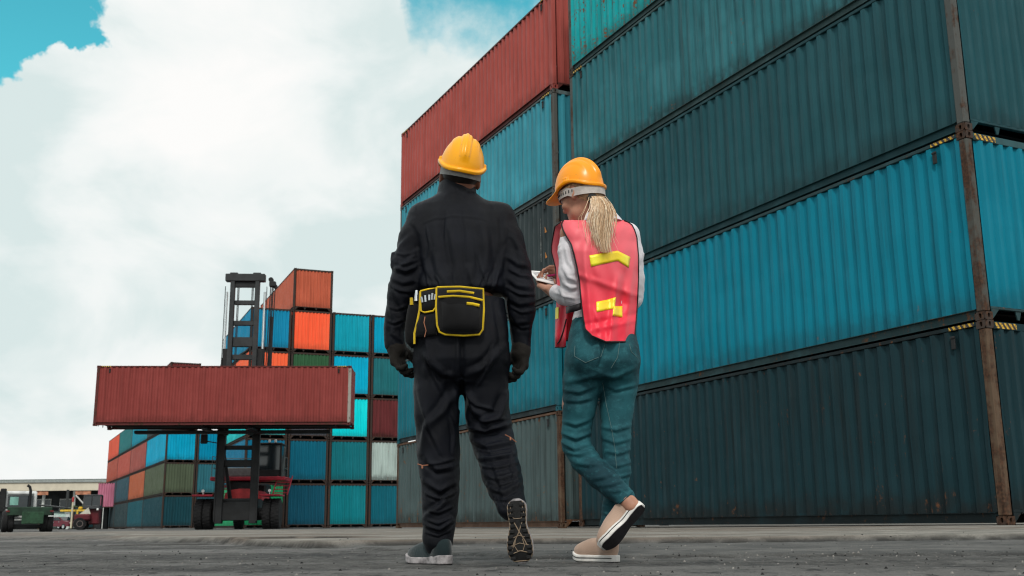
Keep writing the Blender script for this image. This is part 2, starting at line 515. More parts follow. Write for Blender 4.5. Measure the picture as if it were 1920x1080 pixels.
def casting_mesh():
    """corner block with an oval hole in its two outer faces (+x, +y) and in the top"""
    mb = MB(); hx, hy, hz = .089, .081, .059
    def face(c, u, v, nrm, hu, hv, ru, rv):
        c, u, v, nrm = map(Vector, (c, u, v, nrm))
        N = 12; out, ring, deep = [], [], []
        for k in range(N):
            t = 2 * math.pi * (k + .5) / N; cu, cv = math.cos(t), math.sin(t)
            m = min(hu / abs(cu), hv / abs(cv))
            out.append(c + u * (cu * m) + v * (cv * m))
            sq = (abs(cu) ** 3 + abs(cv) ** 3) ** (-1 / 3)
            ring.append(c + u * cu * ru * sq + v * cv * rv * sq); deep.append(ring[-1] - nrm * .05)
        vs = out + ring + deep
        fs = [(k, (k + 1) % N, N + (k + 1) % N, N + k) for k in range(N)] + [(N + k, N + (k + 1) % N, 2 * N + (k + 1) % N, 2 * N + k) for k in range(N)] + [tuple(range(2 * N, 3 * N))]
        # the four true corners
        b = len(vs)
        vs += [c + u * hu * a + v * hv * w for a, w in ((1, 1), (-1, 1), (-1, -1), (1, -1))]
        for q in range(4):
            k = q * 3 + 1
            fs.append((k, b + q, (k + 1) % N))
        mb.add(vs, fs)
    face((hx, 0, 0), (0, 1, 0), (0, 0, 1), (1, 0, 0), hy, hz, .024, .036)
    face((0, hy, 0), (-1, 0, 0), (0, 0, 1), (0, 1, 0), hx, hz, .026, .036)
    for vs in (((-hx, -hy, -hz), (-hx, -hy, hz), (-hx, hy, hz), (-hx, hy, -hz)), ((-hx, -hy, -hz), (hx, -hy, -hz), (hx, -hy, hz), (-hx, -hy, hz)),
               ((-hx, -hy, hz), (hx, -hy, hz), (hx, hy, hz), (-hx, hy, hz)), ((-hx, -hy, -hz), (-hx, hy, -hz), (hx, hy, -hz), (hx, -hy, -hz))):
        mb.add(vs, [(0, 1, 2, 3)])
    me = bpy.data.meshes.new('corner_casting'); me.from_pydata(mb.v, [], mb.f); me.update()
    bm = bmesh.new(); bm.from_mesh(me); bmesh.ops.remove_doubles(bm, verts=bm.verts, dist=.0005); bmesh.ops.recalc_face_normals(bm, faces=bm.faces); bm.to_mesh(me); bm.free()
    return me
CAST = casting_mesh()
_tpl = {}
def templates(L, H):
    key = (round(L, 2), round(H, 2))
    if key in _tpl: return _tpl[key]
    T = {}
    zb, zt = .172, H - .075
    pr = corr_profile(L - .30, .278, .047, .080)
    pe = corr_profile(WC - .30, .215, .046, .065)
    T['side+'] = [panel_mesh('side_panel', pr, zb, zt, lambda a, z, d: (a - (L - .30) / 2, WC / 2 - .012 - d, z), 9, .012, s) for s in range(4)]
    T['side-'] = [panel_mesh('side_panel', pr, zb, zt, lambda a, z, d: (-(a - (L - .30) / 2), -WC / 2 + .012 + d, z), 2, 0, 0)]
    T['end-'] = [panel_mesh('end_panel', pe, .205, H - .125, lambda a, z, d: (-L / 2 + .014 + d, a - (WC - .30) / 2, z), 8, .007, s + 5) for s in range(3)]
    T['end+'] = [panel_mesh('end_panel', pe, .205, H - .125, lambda a, z, d: (L / 2 - .014 - d, -(a - (WC - .30) / 2), z), 2, 0, 0)]
    T['post'] = MB().box((0, 0, H / 2), (.150, .130, H - .236), bev=.018).mesh('corner_post')
    rail = MB()
    rail.box((0, 0, -.032), (L - .358, .058, .058), bev=.006)
    T['top_rail'] = rail.mesh('top_rail')
    br = MB()
    br.box((0, -.028, .0945), (L - .358, .010, .135)); br.box((0, -.004, .030), (L - .358, .056, .008)); br.box((0, -.001, .166), (L - .358, .062, .008))
    T['bottom_rail'] = br.mesh('bottom_rail')
    T['header'] = MB().box((0, 0, H - .070), (.06, WC - .326, .110), bev=.006).mesh('end_header')
    sl = MB().box((0, 0, .185), (.07, WC - .326, .040), bev=.005)
    for s in (-1, 1): sl.prism([(0, 0), (.16, 0), (0, -.16)], (0.02, s * (WC - .33) / 2, .166), (0, -s, 0), (0, 0, 1), .012 * -s)
    sl.prism([(0, 0), (.12, 0), (.09, -.13), (.05, -.13)], (.0, -.28, .166), (0, 1, 0), (0, 0, 1), .02)
    sl.prism([(0, 0), (.12, 0), (.09, -.13), (.05, -.13)], (.0, .42, .166), (0, 1, 0), (0, 0, 1), .02)
    T['sill'] = sl.mesh('end_sill')
    T['floor'] = MB().box((0, 0, .150), (L - .5, WC - .20, .02)).box((0, 0, .08), (L - 1.6, 1.2, .12)).mesh('floor_frame')
    T['roof'] = MB().box((0, 0, H - .028), (L - .16, WC - .14, .012)).mesh('roof_panel')
    _tpl[key] = T
    return T
HAZ = None
def hazard_material(a=(.75, .45, .03)):
    t = NT('hazard_print')
    w = t.node('ShaderNodeSeparateXYZ'); t.l.new(t.tc.outputs['Object'], w.inputs[0])
    s = t.math('ADD', t.math('ADD', w.outputs['X'], w.outputs['Y']), t.math('MULTIPLY', w.outputs['Z'], -.7))
    f = t.math('GREATER_THAN', t.math('FRACT', t.math('MULTIPLY', s, 10.2)), .5)
    n = t.noise(t.coords((1, 1, 1)), 30, 4)
    c = t.mix(f, (.012, .012, .012), a)
    c = t.mix(t.ramp(n, .42, .62, 0, .85), c, (.05, .03, .02))
    return t.out(c, .6)
HAZ = hazard_material()
VENT = plain('vent_steel', (.016, .017, .018), .7)
DARKF = plain('underframe_black', (.012, .012, .012), .9)
STK_W = plain('sticker_pale', (.20, .21, .20), .7, var=.8, scale=9)
STK_O = plain('sticker_orange', (.50, .18, .025), .6, var=.3, scale=14)
_cseed = 0
def container(label, corner, yaw, H, body, frame=None, posts=None, castings=None, L=12.192, group=None, hazard=(), rails=None, vents=True, full=True):
    """corner: the ground point of the near corner of the long side that faces left; yaw: compass turn of its length"""
    global _cseed
    _cseed += 1
    d = Vector((math.sin(yaw), math.cos(yaw), 0)); yv = Vector((-d.y, d.x, 0))
    c = Vector(corner) + d * (L / 2) - yv * (WC / 2)
    root = thing('shipping_container', label, 'shipping container', c, math.atan2(d.y, d.x), group)
    T = templates(L, H)
    frame = frame or body; posts = posts or frame; castings = castings or posts; rails = rails or frame
    def P(name, me, m, loc=(0, 0, 0), rz=0, mirror=None):
        o = link_obj(name, me, root, m); o.location = loc; o.rotation_euler = (0, 0, rz)
        if mirror: o.scale = mirror
        return o
    k = _cseed
    P('side_panel', T['side+'][k % 4], body); P('side_panel', T['side-'][0], body)
    P('end_panel', T['end-'][k % 3], body); P('end_panel', T['end+'][0], body)
    for sx in (-1, 1):
        for sy in (-1, 1):
            P('corner_post', T['post'], posts, (sx * (L / 2 - .080), sy * (WC / 2 - .069), 0))
            for zz in (.059, H - .059):
                P('corner_casting', CAST, castings, (sx * (L / 2 - .089), sy * (WC / 2 - .081), zz), 0, (sx, sy, 1))
    for sy in (-1, 1):
        P('top_rail', T['top_rail'], rails, (0, sy * (WC / 2 - .036), H - .006))
        P('bottom_rail', T['bottom_rail'], rails, (0, sy * (WC / 2 - .036), 0), 0, (1, sy, 1))
    for sx in (-1, 1):
        P('end_header', T['header'], rails, (sx * (L / 2 - .045), 0, 0))
        P('end_sill', T['sill'], rails, (sx * (L / 2 - .05), 0, 0), 0, (sx, 1, 1))
    P('floor_frame', T['floor'], DARKF); P('roof_panel', T['roof'], body)
    if vents:
        for vx in (-L / 2 + .62, L / 2 - .62):
            mb = MB().box((vx, WC / 2 - .004, H - .25), (.075, .028, .20), bev=.008).box((vx, WC / 2 + .010, H - .175), (.085, .02, .03), bev=.005)
            mb.build('vent', VENT, root)
    for hz in hazard:
        mb = MB()
        if hz == 'near_side': mb.box((-L / 2 + .45, WC / 2 - .0045, H - .038), (.46, .006, .052))
        if hz == 'far_side': mb.box((L / 2 - .45, WC / 2 - .0045, H - .038), (.46, .006, .052))
        if hz == 'near_end': mb.box((-L / 2 + .0125, WC / 2 - .42, H - .070), (.006, .44, .085))
        if hz == 'near_end_right': mb.box((-L / 2 + .0125, -WC / 2 + .42, H - .070), (.006, .44, .085))
        mb.build('hazard_stripe', HAZ, root)
    return root

YAW = math.radians(-25.64)
R_DK = (.030, .020, .016)
post_rust = rusty('post_rust', (.075, .078, .070), .75)
post_rust2 = rusty('post_rust_heavy', (.11, .075, .05), .9)
post_grey = rusty('post_grey', (.085, .090, .085), .4)
cast_rust = rusty('casting_rust', (.055, .045, .040), .85)
dark_frame = rusty('frame_dark', (.030, .034, .036), .45)
PA = {}
def P_(name, *a, **k):
    if name not in PA: PA[name] = paint(name, *a, **k)
    return PA[name]
A0 = Vector((6.83, 15.08, gz(6.83, 15.08))); B0 = Vector((1.157, 26.86, gz(1.157, 26.86)))
HC = 2.896
near_g, mid_g = 'tall containers of the nearest stack', 'containers of the stack beyond the nearest one'
rows = [
 ('dark slate teal container on the ground at the bottom of the nearest stack', P_('paint_slate', (.0085, .031, .039), .40, .7, .22), None, post_rust2, ('near_side', 'near_end')),
 ('bright cyan blue container second from the ground in the nearest stack', P_('paint_cyan', (.002, .182, .262), .16, .42, .15), P_('frame_slate', (.032, .085, .095), .5, .5, .2), post_rust, ('near_side', 'near_end')),
 ('dark bluish green container third from the ground in the nearest stack', P_('paint_bluegreen', (.015, .074, .089), .10, .4, .22), None, post_grey, ()),
 ('greyish teal scuffed container fourth from the ground in the nearest stack', P_('paint_greyteal', (.025, .132, .154), .36, .7, .6), P_('frame_greyteal', (.055, .12, .125), .3, .5, .2), post_grey, ('far_side',)),
 ('vivid teal scratched container at the top of the nearest stack', P_('paint_teal', (.006, .34, .36), .85, .6, .45), P_('frame_greyteal', ()), post_grey, ()),
]
z = 0
for lab, body, fr, po, hz in rows:
    z += .006
    container(lab, A0 + Vector((0, 0, z)), YAW, HC, body, fr, po, cast_rust, hazard=hz, group=near_g)
    z += HC
rows = [
 ('grey green weathered container with rusty posts on the ground behind the walking couple', P_('paint_greygreen', (.062, .092, .094), .55, .7, .35), P_('frame_brown', (.16, .085, .05), .7, .5, .2), post_rust2, ()),
 ('steel blue container resting on the rusty posted grey green one', P_('paint_steelblue', (.010, .140, .185), .2, .45, .35), P_('frame_slate2', (.035, .065, .075), .4, .5, .2), P_('paint_steelblue', ()), ()),
 ('charcoal grey container with orange warning stickers between two blue ones', P_('paint_charcoal', (.030, .042, .045), .3, .5, .3), None, post_grey, ()),
 ('light teal container directly under the tall red one', P_('paint_lightteal', (.042, .255, .325), .2, .4, .45), P_('frame_palegrey', (.11, .15, .155), .3, .4, .2), post_grey, ('near_side', 'near_end_right')),
 ('brick red container at the top of the stack above the helmets', P_('paint_brick', (.36, .075, .062), .12, .35, .25), P_('frame_brick', (.13, .035, .030), .2, .4, .2), P_('paint_brick', ()), ('near_side', 'far_side')),
]
z = 0
for i, (lab, body, fr, po, hz) in enumerate(rows):
    z += .006
    r_ = container(lab, B0 + Vector((0, 0, z)), YAW, HC, body, fr, po, None, hazard=hz, group=mid_g)
    if i == 2:
        L = 12.192
        for (xx, zz, kk) in ((-L / 2 + .55, 1.95, 'o'), (-L / 2 + .55, 1.25, 'o')):
            MB().prism([(-.055, -.06), (.055, -.06), (-.055, .11)], (xx, WC / 2 + .001, zz), (-1, 0, 0), (0, 0, 1), .004).build('warning_sticker', STK_O, r_)
        MB().box((-L / 2 + .85, WC / 2 + .003, 1.75), (.025, .004, 1.2)).build('marking_strip', STK_W, r_)
    z += HC

# ---- the far block whose ends face the yard
YAWC = -.396; C0 = Vector((-13.376, 63.528, .017)); HS = 2.591
dC = Vector((math.sin(YAWC), math.cos(YAWC), 0)); nC = Vector((dC.y, -dC.x, 0))
fr_dk = rusty('frame_brownblack', (.045, .034, .030), .5)
far_g = 'containers of the far block with ends to the yard'
def teal(c):
    return (c[0] * .7, c[1] * 1.05, c[2] * .88) if c[2] == max(c) and c[2] > 1.3 * c[1] else c
C_COLS = {
 -1: [('green container on the ground beside the lift truck wheels', (.02, .33, .14)), ('blue container behind the cab of the lift truck', (.008, .16, .34)),
      ('turquoise container seen under the raised red container near the mast', (.01, .56, .58)), ('salmon orange container beside the mast over the raised red one', (.95, .15, .06)),
      ('blue container beside the mast top, highest of its column', (.006, .22, .46))],
 0: [('navy blue container on the ground in the column with the grey one', (.010, .085, .165)), ('deep blue container above the navy one and under the grey one', (.006, .125, .235)),
     ('dark grey container half hidden by the raised red container', (.075, .078, .092)), ('dark green container just above the raised red container', (.035, .11, .05)),
     ('vivid orange container under the topmost orange brown one', (1.0, .135, .055)), ('orange brown container standing alone on top of the far block', (.50, .115, .062))],
 1: [('teal blue container on the ground between a navy and a dark blue one', (.006, .19, .27)), ('blue green ribbed container above the teal blue ground one', (.010, .16, .23)),
     ('bright turquoise container right of the raised red container end', (.0, .72, .78)), ('sky blue container behind the end of the raised red one', (.0, .40, .72)),
     ('clear blue container highest of the column with the turquoise one', (.006, .33, .52))],
 2: [('dark blue container on the ground beside the grey green stack', (.008, .115, .19)), ('pale grey green stained container under the maroon one', (.42, .52, .49)),
     ('maroon container between the pale stained one and the dark teal one', (.13, .028, .030)), ('dark teal container behind the glove of the person in black', (.022, .14, .19)),
     ('bright blue container behind the sleeve, highest beside the clear blue one', (.0, .33, .60))],
}
for i, col in C_COLS.items():
    z = 0
    base = C0 + nC * (2.4915 * i) + Vector((0, 0, 0))
    for k, (lab, rgb) in enumerate(col):
        z += .017
        stained = 'stained' in lab
        container(lab, base + Vector((0, 0, z)), YAWC, HS, paint('paint_far', teal(rgb), .5 if stained else .12, .85 if stained else .35, .25), fr_dk, fr_dk, fr_dk, group=far_g, vents=False,
                  hazard=())
        z += HS
# green blind mark on the long side of the highest blue one
# ---- the far left block seen along its sides
YAWD = -.4493; D0 = Vector((-28.04, 86.33, .05)); WD = 2.49
dD = Vector((math.sin(YAWD), math.cos(YAWD), 0)); nD = Vector((dD.y, -dD.x, 0))
left_g = 'containers of the far left block'
D_SEG = [
 [('navy container on the ground at the near corner of the left block', (.016, .055, .085)), ('olive green container above the navy one in the left block', (.085, .11, .070)),
  ('bright blue container on the olive green one in the left block', (.0, .33, .62)), ('slate container on the bright blue one, mostly behind the raised red one', (.05, .08, .09)),
  ('maroon container peeping over the top edge of the raised red one', (.16, .03, .03))],
 [('steel blue container on the ground behind the navy one', (.020, .085, .13)), ('rust orange container beside the olive green one', (.42, .115, .055)),
  ('faded red container beside the bright blue one', (.33, .085, .07)), ('blue container just under the raised red one', (.0, .25, .42))],
 [('dark teal grey container on the ground, third along the left block', (.030, .055, .062)), ('slate blue container above the dark teal grey one', (.035, .085, .11)),
  ('brick orange container third along, on the slate blue one', (.44, .095, .07)), ('deep teal container third along, under the raised red one', (.02, .17, .18))],
 [('dark slate container on the ground at the far end of the left block', (.030, .048, .055)), ('dull blue container at the far end above the dark slate one', (.035, .07, .09)),
  ('brown orange container at the far end, third from the ground', (.40, .09, .06)), ('bright orange container at the far end, fourth from the ground', (.70, .11, .06))],
]
for j, col in enumerate(D_SEG):
    z = 0
    base = D0 + dD * (12.26 * j)
    for k, (lab, rgb) in enumerate(col):
        z += .017
        container(lab, base + Vector((0, 0, z)), YAWD, HC if 'peeping' in lab else HS, paint('paint_left', teal(rgb), .25, .45, .25), fr_dk, fr_dk, fr_dk, group=left_g, vents=False)
        z += HS
z = 0
for k, (lab, rgb) in enumerate([('dark teal container on the ground between the left block corner and the truck wheel', (.02, .07, .09)),
                                ('grey teal container above the tyre of the lift truck', (.03, .15, .19)), ('blue container right of the bright blue corner one', (.0, .24, .48))]):
    z += .017
    container(lab, D0 + nD * WD + Vector((0, 0, z)), YAWD, HS, paint('paint_left', teal(rgb), .25, .45, .25), fr_dk, fr_dk, fr_dk, group=left_g, vents=False)
    z += HS
# a low one and a pink one beyond the far end
q = at(186, 990, 128)
container('dark teal container standing alone at the end of the left block', (q.x - 3.2, q.y, .0), YAWD, HS, paint('paint_left', (.025, .085, .10), .2, .4, .2), fr_dk, group=left_g, vents=False, L=6.06)

# ------------------------------------------------------------------ lift truck with the raised red container
YAWK = -.067
K0 = Vector((-20.06, 50.83, 4.905)); nK = Vector((math.cos(YAWK), -math.sin(YAWK), 0)); dK = Vector((math.sin(YAWK), math.cos(YAWK), 0))
# container: its long side faces the camera; length runs along nK
kc = thing('shipping_container', 'brick red container raised across the mast of the lift truck', 'shipping container')
kc_old = container('tmp', (0, 0, 0), 0, HC, paint('paint_raised', (.245, .050, .044), .10, .35, .25), rusty('frame_raised', (.11, .030, .028), .35), None, None, hazard=('near_side', 'far_side'))
for ch in list(kc_old.children):
    ch.parent = kc
bpy.data.objects.remove(kc_old)
cc = K0 + nK * (12.192 / 2) + dK * (WC / 2)
kc.location = cc
# local +y (visible long side) must face the camera: -dK
kc.rotation_euler = (0, 0, math.atan2(-nK.y, -nK.x))
kc.name = 'shipping_container'
for ch in kc.children:
    if ch.name.startswith('corner_post') and abs(ch.location.x + 12.192 / 2 - .08) < .05 and ch.location.y > 0:
        ch.material_slots[0].material = rusty('post_scuffed', (.32, .30, .27), .35)

mast_c = at(439, 993, 54.6); mast_c.z = 0
lift = thing('container_lift_truck', 'red and black container lift truck with a tall double mast holding up a red container', 'lift truck', (mast_c.x, mast_c.y, 0), YAWK * -1)
BLK = plain('lift_black', (.014, .015, .016), .55, var=.4, scale=2)
MASTM = plain('mast_grey_black', (.030, .034, .036), .5, var=.35, scale=2)
REDM = plain('lift_red', (.40, .016, .036), .45, var=.35, scale=2)
HOOD = plain('hood_red', (.62, .055, .06), .45, var=.3, scale=2)
CHROME = plain('piston_chrome', (.75, .78, .78), .22, .9, var=.15)
RUB = plain('tyre_rubber', (.014, .014, .015), .85, var=.35, scale=9, bump=.4)
GLS = plain('cab_glass', (.012, .020, .024), .08, 0, var=.2, spec=.8)
HUB = plain('hub_steel', (.05, .045, .045), .6, var=.4)
LAMP = plain('lamp_pale', (.75, .76, .74), .3, var=.1)
MH = 13.15
# local axes: x right, y away from the camera, mast at y = 0
for s in (-1, 1):
    # outer column (lower stage) and inner column (raised stage)
    mb = MB(); X = s * .86
    mb.box((X, .30, 4.75), (.36, .42, 8.9), bev=.02); mb.box((X + s * .19, .12, 4.55), (.07, .16, 8.3), bev=.01)
    mb.build('mast_outer_column', BLK, lift)
    MB().box((s * .64, -.02, 8.85), (.23, .30, 8.3), bev=.02).build('mast_inner_column', MASTM, lift)
    lc = MB().cyl((s * .98, .25, .9), (s * .98, .25, 8.35), .10, 12); lc.box((s * .98, .25, 8.3), (.28, .30, .20), bev=.03)
    lc.build('lift_cylinder', BLK, lift)
    MB().cyl((s * .98, .25, 8.3), (s * .98, .25, MH - .9), .060, 12).build('piston_rod', CHROME, lift)
    for k, xx in enumerate((s * .34, s * .40)):
        MB().box((xx, .10, 9.5), (.035, .05, 6.0)).build('lift_chain', BLK, lift)
    MB().cyl((s * 1.10, .25, 8.3), (s * 1.08, .25, MH - .6), .022, 6).build('hose', BLK, lift)
    # tilt cylinder from the chassis up to the mast
    MB().tube([(s * .55, 1.5, 1.5), (s * .92, .5, 4.6)], [.11, .075], 10).build('tilt_cylinder', BLK, lift)
tb = MB().box((0, 0, MH - .20), (2.06, .40, .40), bev=.03)
for s in (-1, 1): tb.box((s * .60, 0, MH + .02), (.42, .34, .10), bev=.03)
tb.build('mast_top_beam', MASTM, lift)
MB().box((0, .02, MH - .56), (1.1, .16, .30), bev=.02).build('crossbeam', BLK, lift)
for zz, hh in ((11.65, .24), (10.55, .26), (9.55, .52), (8.75, .28), (7.0, .5)):
    MB().box((0, .16, zz), (1.10, .18, hh), bev=.03).build('crossbeam', MASTM, lift)
for zz, hh in ((3.5, .22), (2.7, .36), (.3, .9)):
    MB().box((0, .34, zz + .6), (1.50, .20, hh), bev=.03).build('crossbeam', BLK, lift)
MB().tube([(-.45, .3, 8.7), (.55, .3, 9.35)], .07, 8).build('brace', BLK, lift)
# corner gussets of the lattice openings
# side cable reel tower on the right of the mast
rt = MB().box((1.36, .35, MH - .45), (.34, .28, .30), bev=.04).cyl((1.26, .30, MH - .2), (1.26, .50, MH - .2), .13, 14).cyl((1.48, .30, MH - .55), (1.48, .50, MH - .55), .12, 14)
rt.build('hose_pulley', BLK, lift)
for xx in (1.26, 1.34, 1.40, 1.50):
    MB().cyl((xx, .35, MH - .5), (xx - .12, .35, 6.6), .028, 6).build('hose', BLK, lift)
MB().box((1.34, .40, 7.2), (.50, .22, .34), bev=.03).box((1.34, .40, 6.85), (.56, .12, .10), bev=.02).box((1.36, .40, 9.1), (.20, .08, 3.7)).build('hose_bracket', BLK, lift)
# carriage, arms and forks under the container
cz = 4.85
ca = MB().box((0, -.55, cz + .40), (2.7, .30, .55), bev=.04).box((0, -.50, cz + .6), (2.2, .22, .5), bev=.04)
for s in (-1, 1): ca.box((s * .8, -.30, cz + 1.2), (.30, .35, 2.3), bev=.03)
ca.build('lifting_carriage', BLK, lift)
MB().box((0, -1.35, cz - .10), (9.6, .5, .16), bev=.03).build('spreader_beam', BLK, lift)
for s in (-1, 1):
    MB().box((s * 1.1, -1.75, cz - .06), (.30, 2.5, .10), bev=.02).build('fork', BLK, lift)
for s, w in ((-1, .34), (1, .34)):
    mb = MB().box((s * 5.2 - .2, -1.5, cz + HC + .10), (.55, .4, .16), bev=.05).box((s * 5.2 - .45, -1.5, cz + HC + .14), (.22, .3, .22), bev=.05)
    if s < 0: mb.build('twistlock', BLK, lift)
# front axle, wheels
def wheel(parent, x, y, r, w, hubm=HUB, side=1):
    prof = [(r * .52, -w / 2), (r * .90, -w / 2), (r * .985, -w * .36), (r, -w * .2), (r, w * .2), (r * .985, w * .36), (r * .90, w / 2), (r * .52, w / 2)]
    o = MB().lathe(prof, (x, y, r), (1, 0, 0), 30).build('wheel', RUB, parent, True, 35)
    MB().lathe([(.02, -w * .30), (r * .16, -w * .42), (r * .22, -w * .30), (r * .45, -w * .22), (r * .515, -w * .46), (r * .515, w * .46), (r * .45, w * .22), (r * .2, w * .28), (.02, w * .3)], (x, y, r), (1, 0, 0), 22).build('rim', hubm, o, True, 35)
    g = MB()
    for k in range(26):
        a = 2 * math.pi * k / 26
        for sgn in (-1, 1):
            g.box((x + sgn * w * .24, y + math.cos(a + sgn * .06) * r * .992, r + math.sin(a + sgn * .06) * r * .992), (w * .40, r * .10, r * .05), Matrix.Rotation(a - math.pi / 2, 3, 'X'))
    tr = g.build('tread', RUB, o); tr['kind'] = 'stuff'
    return o
for xx in (-1.92, -1.48, 1.48, 1.92):
    wheel(lift, xx, 1.0, .77, .42)
MB().cyl((-1.9, 1.0, .77), (1.9, 1.0, .77), .30, 14).build('front_axle', BLK, lift)
for s in (-1, 1):
    wheel(lift, s * .95, 6.3, .70, .40)
fr = MB().box((0, 1.5, 1.0), (1.9, 2.0, 1.1), bev=.06).box((0, 4.4, 1.15), (1.5, 4.4, .9), bev=.06)
fr.build('chassis', BLK, lift)
MB().lathe([(.06, -.42), (.30, -.38), (.38, -.15), (.40, .1), (.3, .3)], (0, .55, .80), (0, -1, 0), 20).build('differential_cover', plain('axle_dark', (.03, .03, .03), .5), lift, True)
for s in (-1, 1):
    MB().box((s * 1.68, .9, 1.70), (1.02, 1.7, .09), bev=.02).build('fender', REDM, lift)
    lp = MB().lathe([(.02, -.04), (.07, -.04), (.08, 0), (.07, .05), (.02, .08)], (s * 1.66, .1, 1.92), (0, 1, 0), 14)
    lp.box((s * 1.66, .15, 1.79), (.04, .05, .12)); lp.build('headlight', LAMP, lift)
# hood, deck, engine cover, cab
hd = MB()
sect = [(-.95, 0), (-.93, .30), (-.72, .52), (-.2, .60), (.3, .60), (.80, .50), (.98, .28), (1.0, 0)]
hd.prism(sect, (-.1, 5.0, 1.50), (1, 0, 0), (0, 0, 1), 2.6)
hd.build('hood', HOOD, lift)
MB().box((0, 5.6, 1.9), (1.5, 1.9, 1.1), bev=.10).build('engine_cover', BLK, lift)
MB().box((.15, 3.4, 2.62), (3.9, 2.3, .20), bev=.03).build('deck', REDM, lift)
MB().box((-.35, 3.0, 2.2), (1.1, .6, .6), bev=.05).build('hydraulic_tank', BLK, lift)
cb = MB()
for (x_, y_) in ((.55, 2.9), (1.75, 2.9), (.55, 4.5), (1.75, 4.5)): cb.box((x_, y_, 3.60), (.10, .10, 1.7))
cb.box((1.15, 3.7, 4.48), (1.34, 1.8, .12), bev=.04); cb.box((1.15, 3.7, 2.92), (1.30, 1.7, .4), bev=.03)
cbo = cb.build('cab', BLK, lift)
MB().box((1.15, 2.88, 3.75), (1.12, .03, 1.3)).build('windscreen', GLS, cbo)
for s in (-1, 1): MB().box((1.15 + s * .60, 3.7, 3.75), (.03, 1.5, 1.3)).build('side_window', GLS, cbo)
MB().box((-.55, 3.7, 3.0), (1.5, 1.3, .5), bev=.06).build('air_cleaner_box', plain('box_grey', (.16, .17, .17), .5), lift)
for s in (-1, 1): MB().box((.95 + s * .16 + .35, 2.8, 4.62), (.13, .08, .16), bev=.02).build('work_lamp', LAMP, lift)
for s in (-1, 1):
    x0 = s * 2.02 if s > 0 else -1.15
    xo = .38 if s > 0 else .32
    lb = MB()
    for q in (-1, 1):
        lb.tube([(x0 + q * xo - s * .12, 2.0, 1.75), (x0 + q * xo + s * .05, 2.6, 2.75)], .035, 8)
    lo = lb.build('ladder', REDM, lift)
    for k in range(5):
        tt = (k + .6) / 5.4
        MB().box((x0 - s * .12 + s * .17 * tt, 2.0 + .6 * tt, 1.75 + 1.0 * tt), (xo * 2, .14, .04)).build('rung', REDM, lo)
RAILM = plain('rail_grey', (.10, .12, .12), .5)
for (xa, xb, ya, yb) in ((1.9, 1.9, 2.4, 4.4), (-1.75, -1.75, 2.4, 4.4), (-1.75, .4, 4.5, 4.5)):
    rl = MB()
    for zz in (3.2, 3.8): rl.tube([(xa, ya, zz), (xb, yb, zz)], .022, 6)
    for tt in (0, .5, 1): rl.tube([(xa + (xb - xa) * tt, ya + (yb - ya) * tt, 2.7), (xa + (xb - xa) * tt, ya + (yb - ya) * tt, 3.8)], .022, 6)
    rl.build('railing', RAILM, lift)
MB().tube([(1.95, 2.3, 2.7), (2.05, 2.3, 4.3)], .05, 8).build('grab_post', RAILM, lift)
mr = MB().tube([(-1.15, .4, 4.35), (-1.75, .3, 4.45)], .03, 6)
mo = mr.build('mirror_arm', BLK, lift)
MB().box((-1.78, .28, 4.55), (.36, .10, .50), bev=.06).build('mirror', BLK, mo)

# ------------------------------------------------------------------ far left of the yard
DGRN = plain('trailer_green', (.018, .045, .027), .6, var=.4, scale=3)
WHT = plain('cab_white', (.64, .66, .65), .4, var=.25, scale=3)
GLT = plain('glass_reflection', (.20, .42, .36), .15, var=.4, scale=2)
p = at(57, 996, 47.5); p.z = 0
tk = thing('yard_truck', 'white cab yard truck with a dark green skeletal trailer seen from behind', 'truck', p, math.radians(26))
TW = [-1.95, -1.55, .95, 1.32]
def small_wheel(parent, x, y, r, w):
    o = MB().lathe([(r * .5, -w / 2), (r * .92, -w / 2), (r, -w * .3), (r, w * .3), (r * .92, w / 2), (r * .5, w / 2)], (x, y, r), (1, 0, 0), 24).build('wheel', RUB, parent, True, 35)
    MB().lathe([(.03, -w * .35), (r * .3, -w * .3), (r * .5, -w * .45), (r * .5, w * .45), (r * .3, w * .3), (.03, w * .35)], (x, y, r), (1, 0, 0), 18).build('rim', HUB, o, True, 35)
for yy in (.7, 1.95):
    for xx in (-1.08, -.80, .72, 1.0): small_wheel(tk, xx - .1, yy, .50, .27)
MB().box((-.1, .05, 1.33), (2.05, .16, .40), bev=.03).build('rear_bumper', DGRN, tk)
tr = MB()
for s in (-1, 1): tr.box((s * .55 - .1, 3.0, 1.30), (.16, 6.0, .36), bev=.02)
for yy in (.4, 1.8, 3.4, 5.0): tr.box((-.1, yy, 1.28), (2.0, .12, .22))
tr.build('trailer_frame', BLK, tk)
MB().box((.05, -.04, 1.02), (1.0, .06, .56), bev=.02).build('rear_panel', plain('panel_green', (.024, .070, .036), .6, var=.4), tk)
MB().box((-.1, 1.3, .62), (1.5, 1.6, .2), bev=.04).build('axle_frame', BLK, tk)
for s in (-1, 1): MB().box((s * 1.0 - .1, -.05, 1.33), (.16, .05, .07)).build('tail_light', plain('tail_red', (.16, .02, .02), .3), tk)
MB().box((.98, -.06, 1.10), (.45, .03, .05)).build('number_plate', WHT, tk)
cbm = MB()
cbm.box((-.42, 6.2, 2.32), (1.62, 1.5, .22), bev=.08)
for (x_, y_) in ((-1.14, 5.5), (.30, 5.5), (-1.14, 6.9), (.30, 6.9)): cbm.box((x_, y_, 1.85), (.16, .14, 1.0), bev=.04)
cbm.box((-.42, 6.2, 1.30), (1.60, 1.5, .56), bev=.06)
cab_o = cbm.build('cab', WHT, tk)
MB().box((-.42, 5.50, 1.88), (1.34, .04, .62), bev=.02).build('rear_window', GLS, cab_o)
MB().box((-.74, 5.475, 1.92), (.42, .012, .42)).build('window_reflection_panel', GLT, cab_o)  # reflection in the rear window, put in as a pale green plate
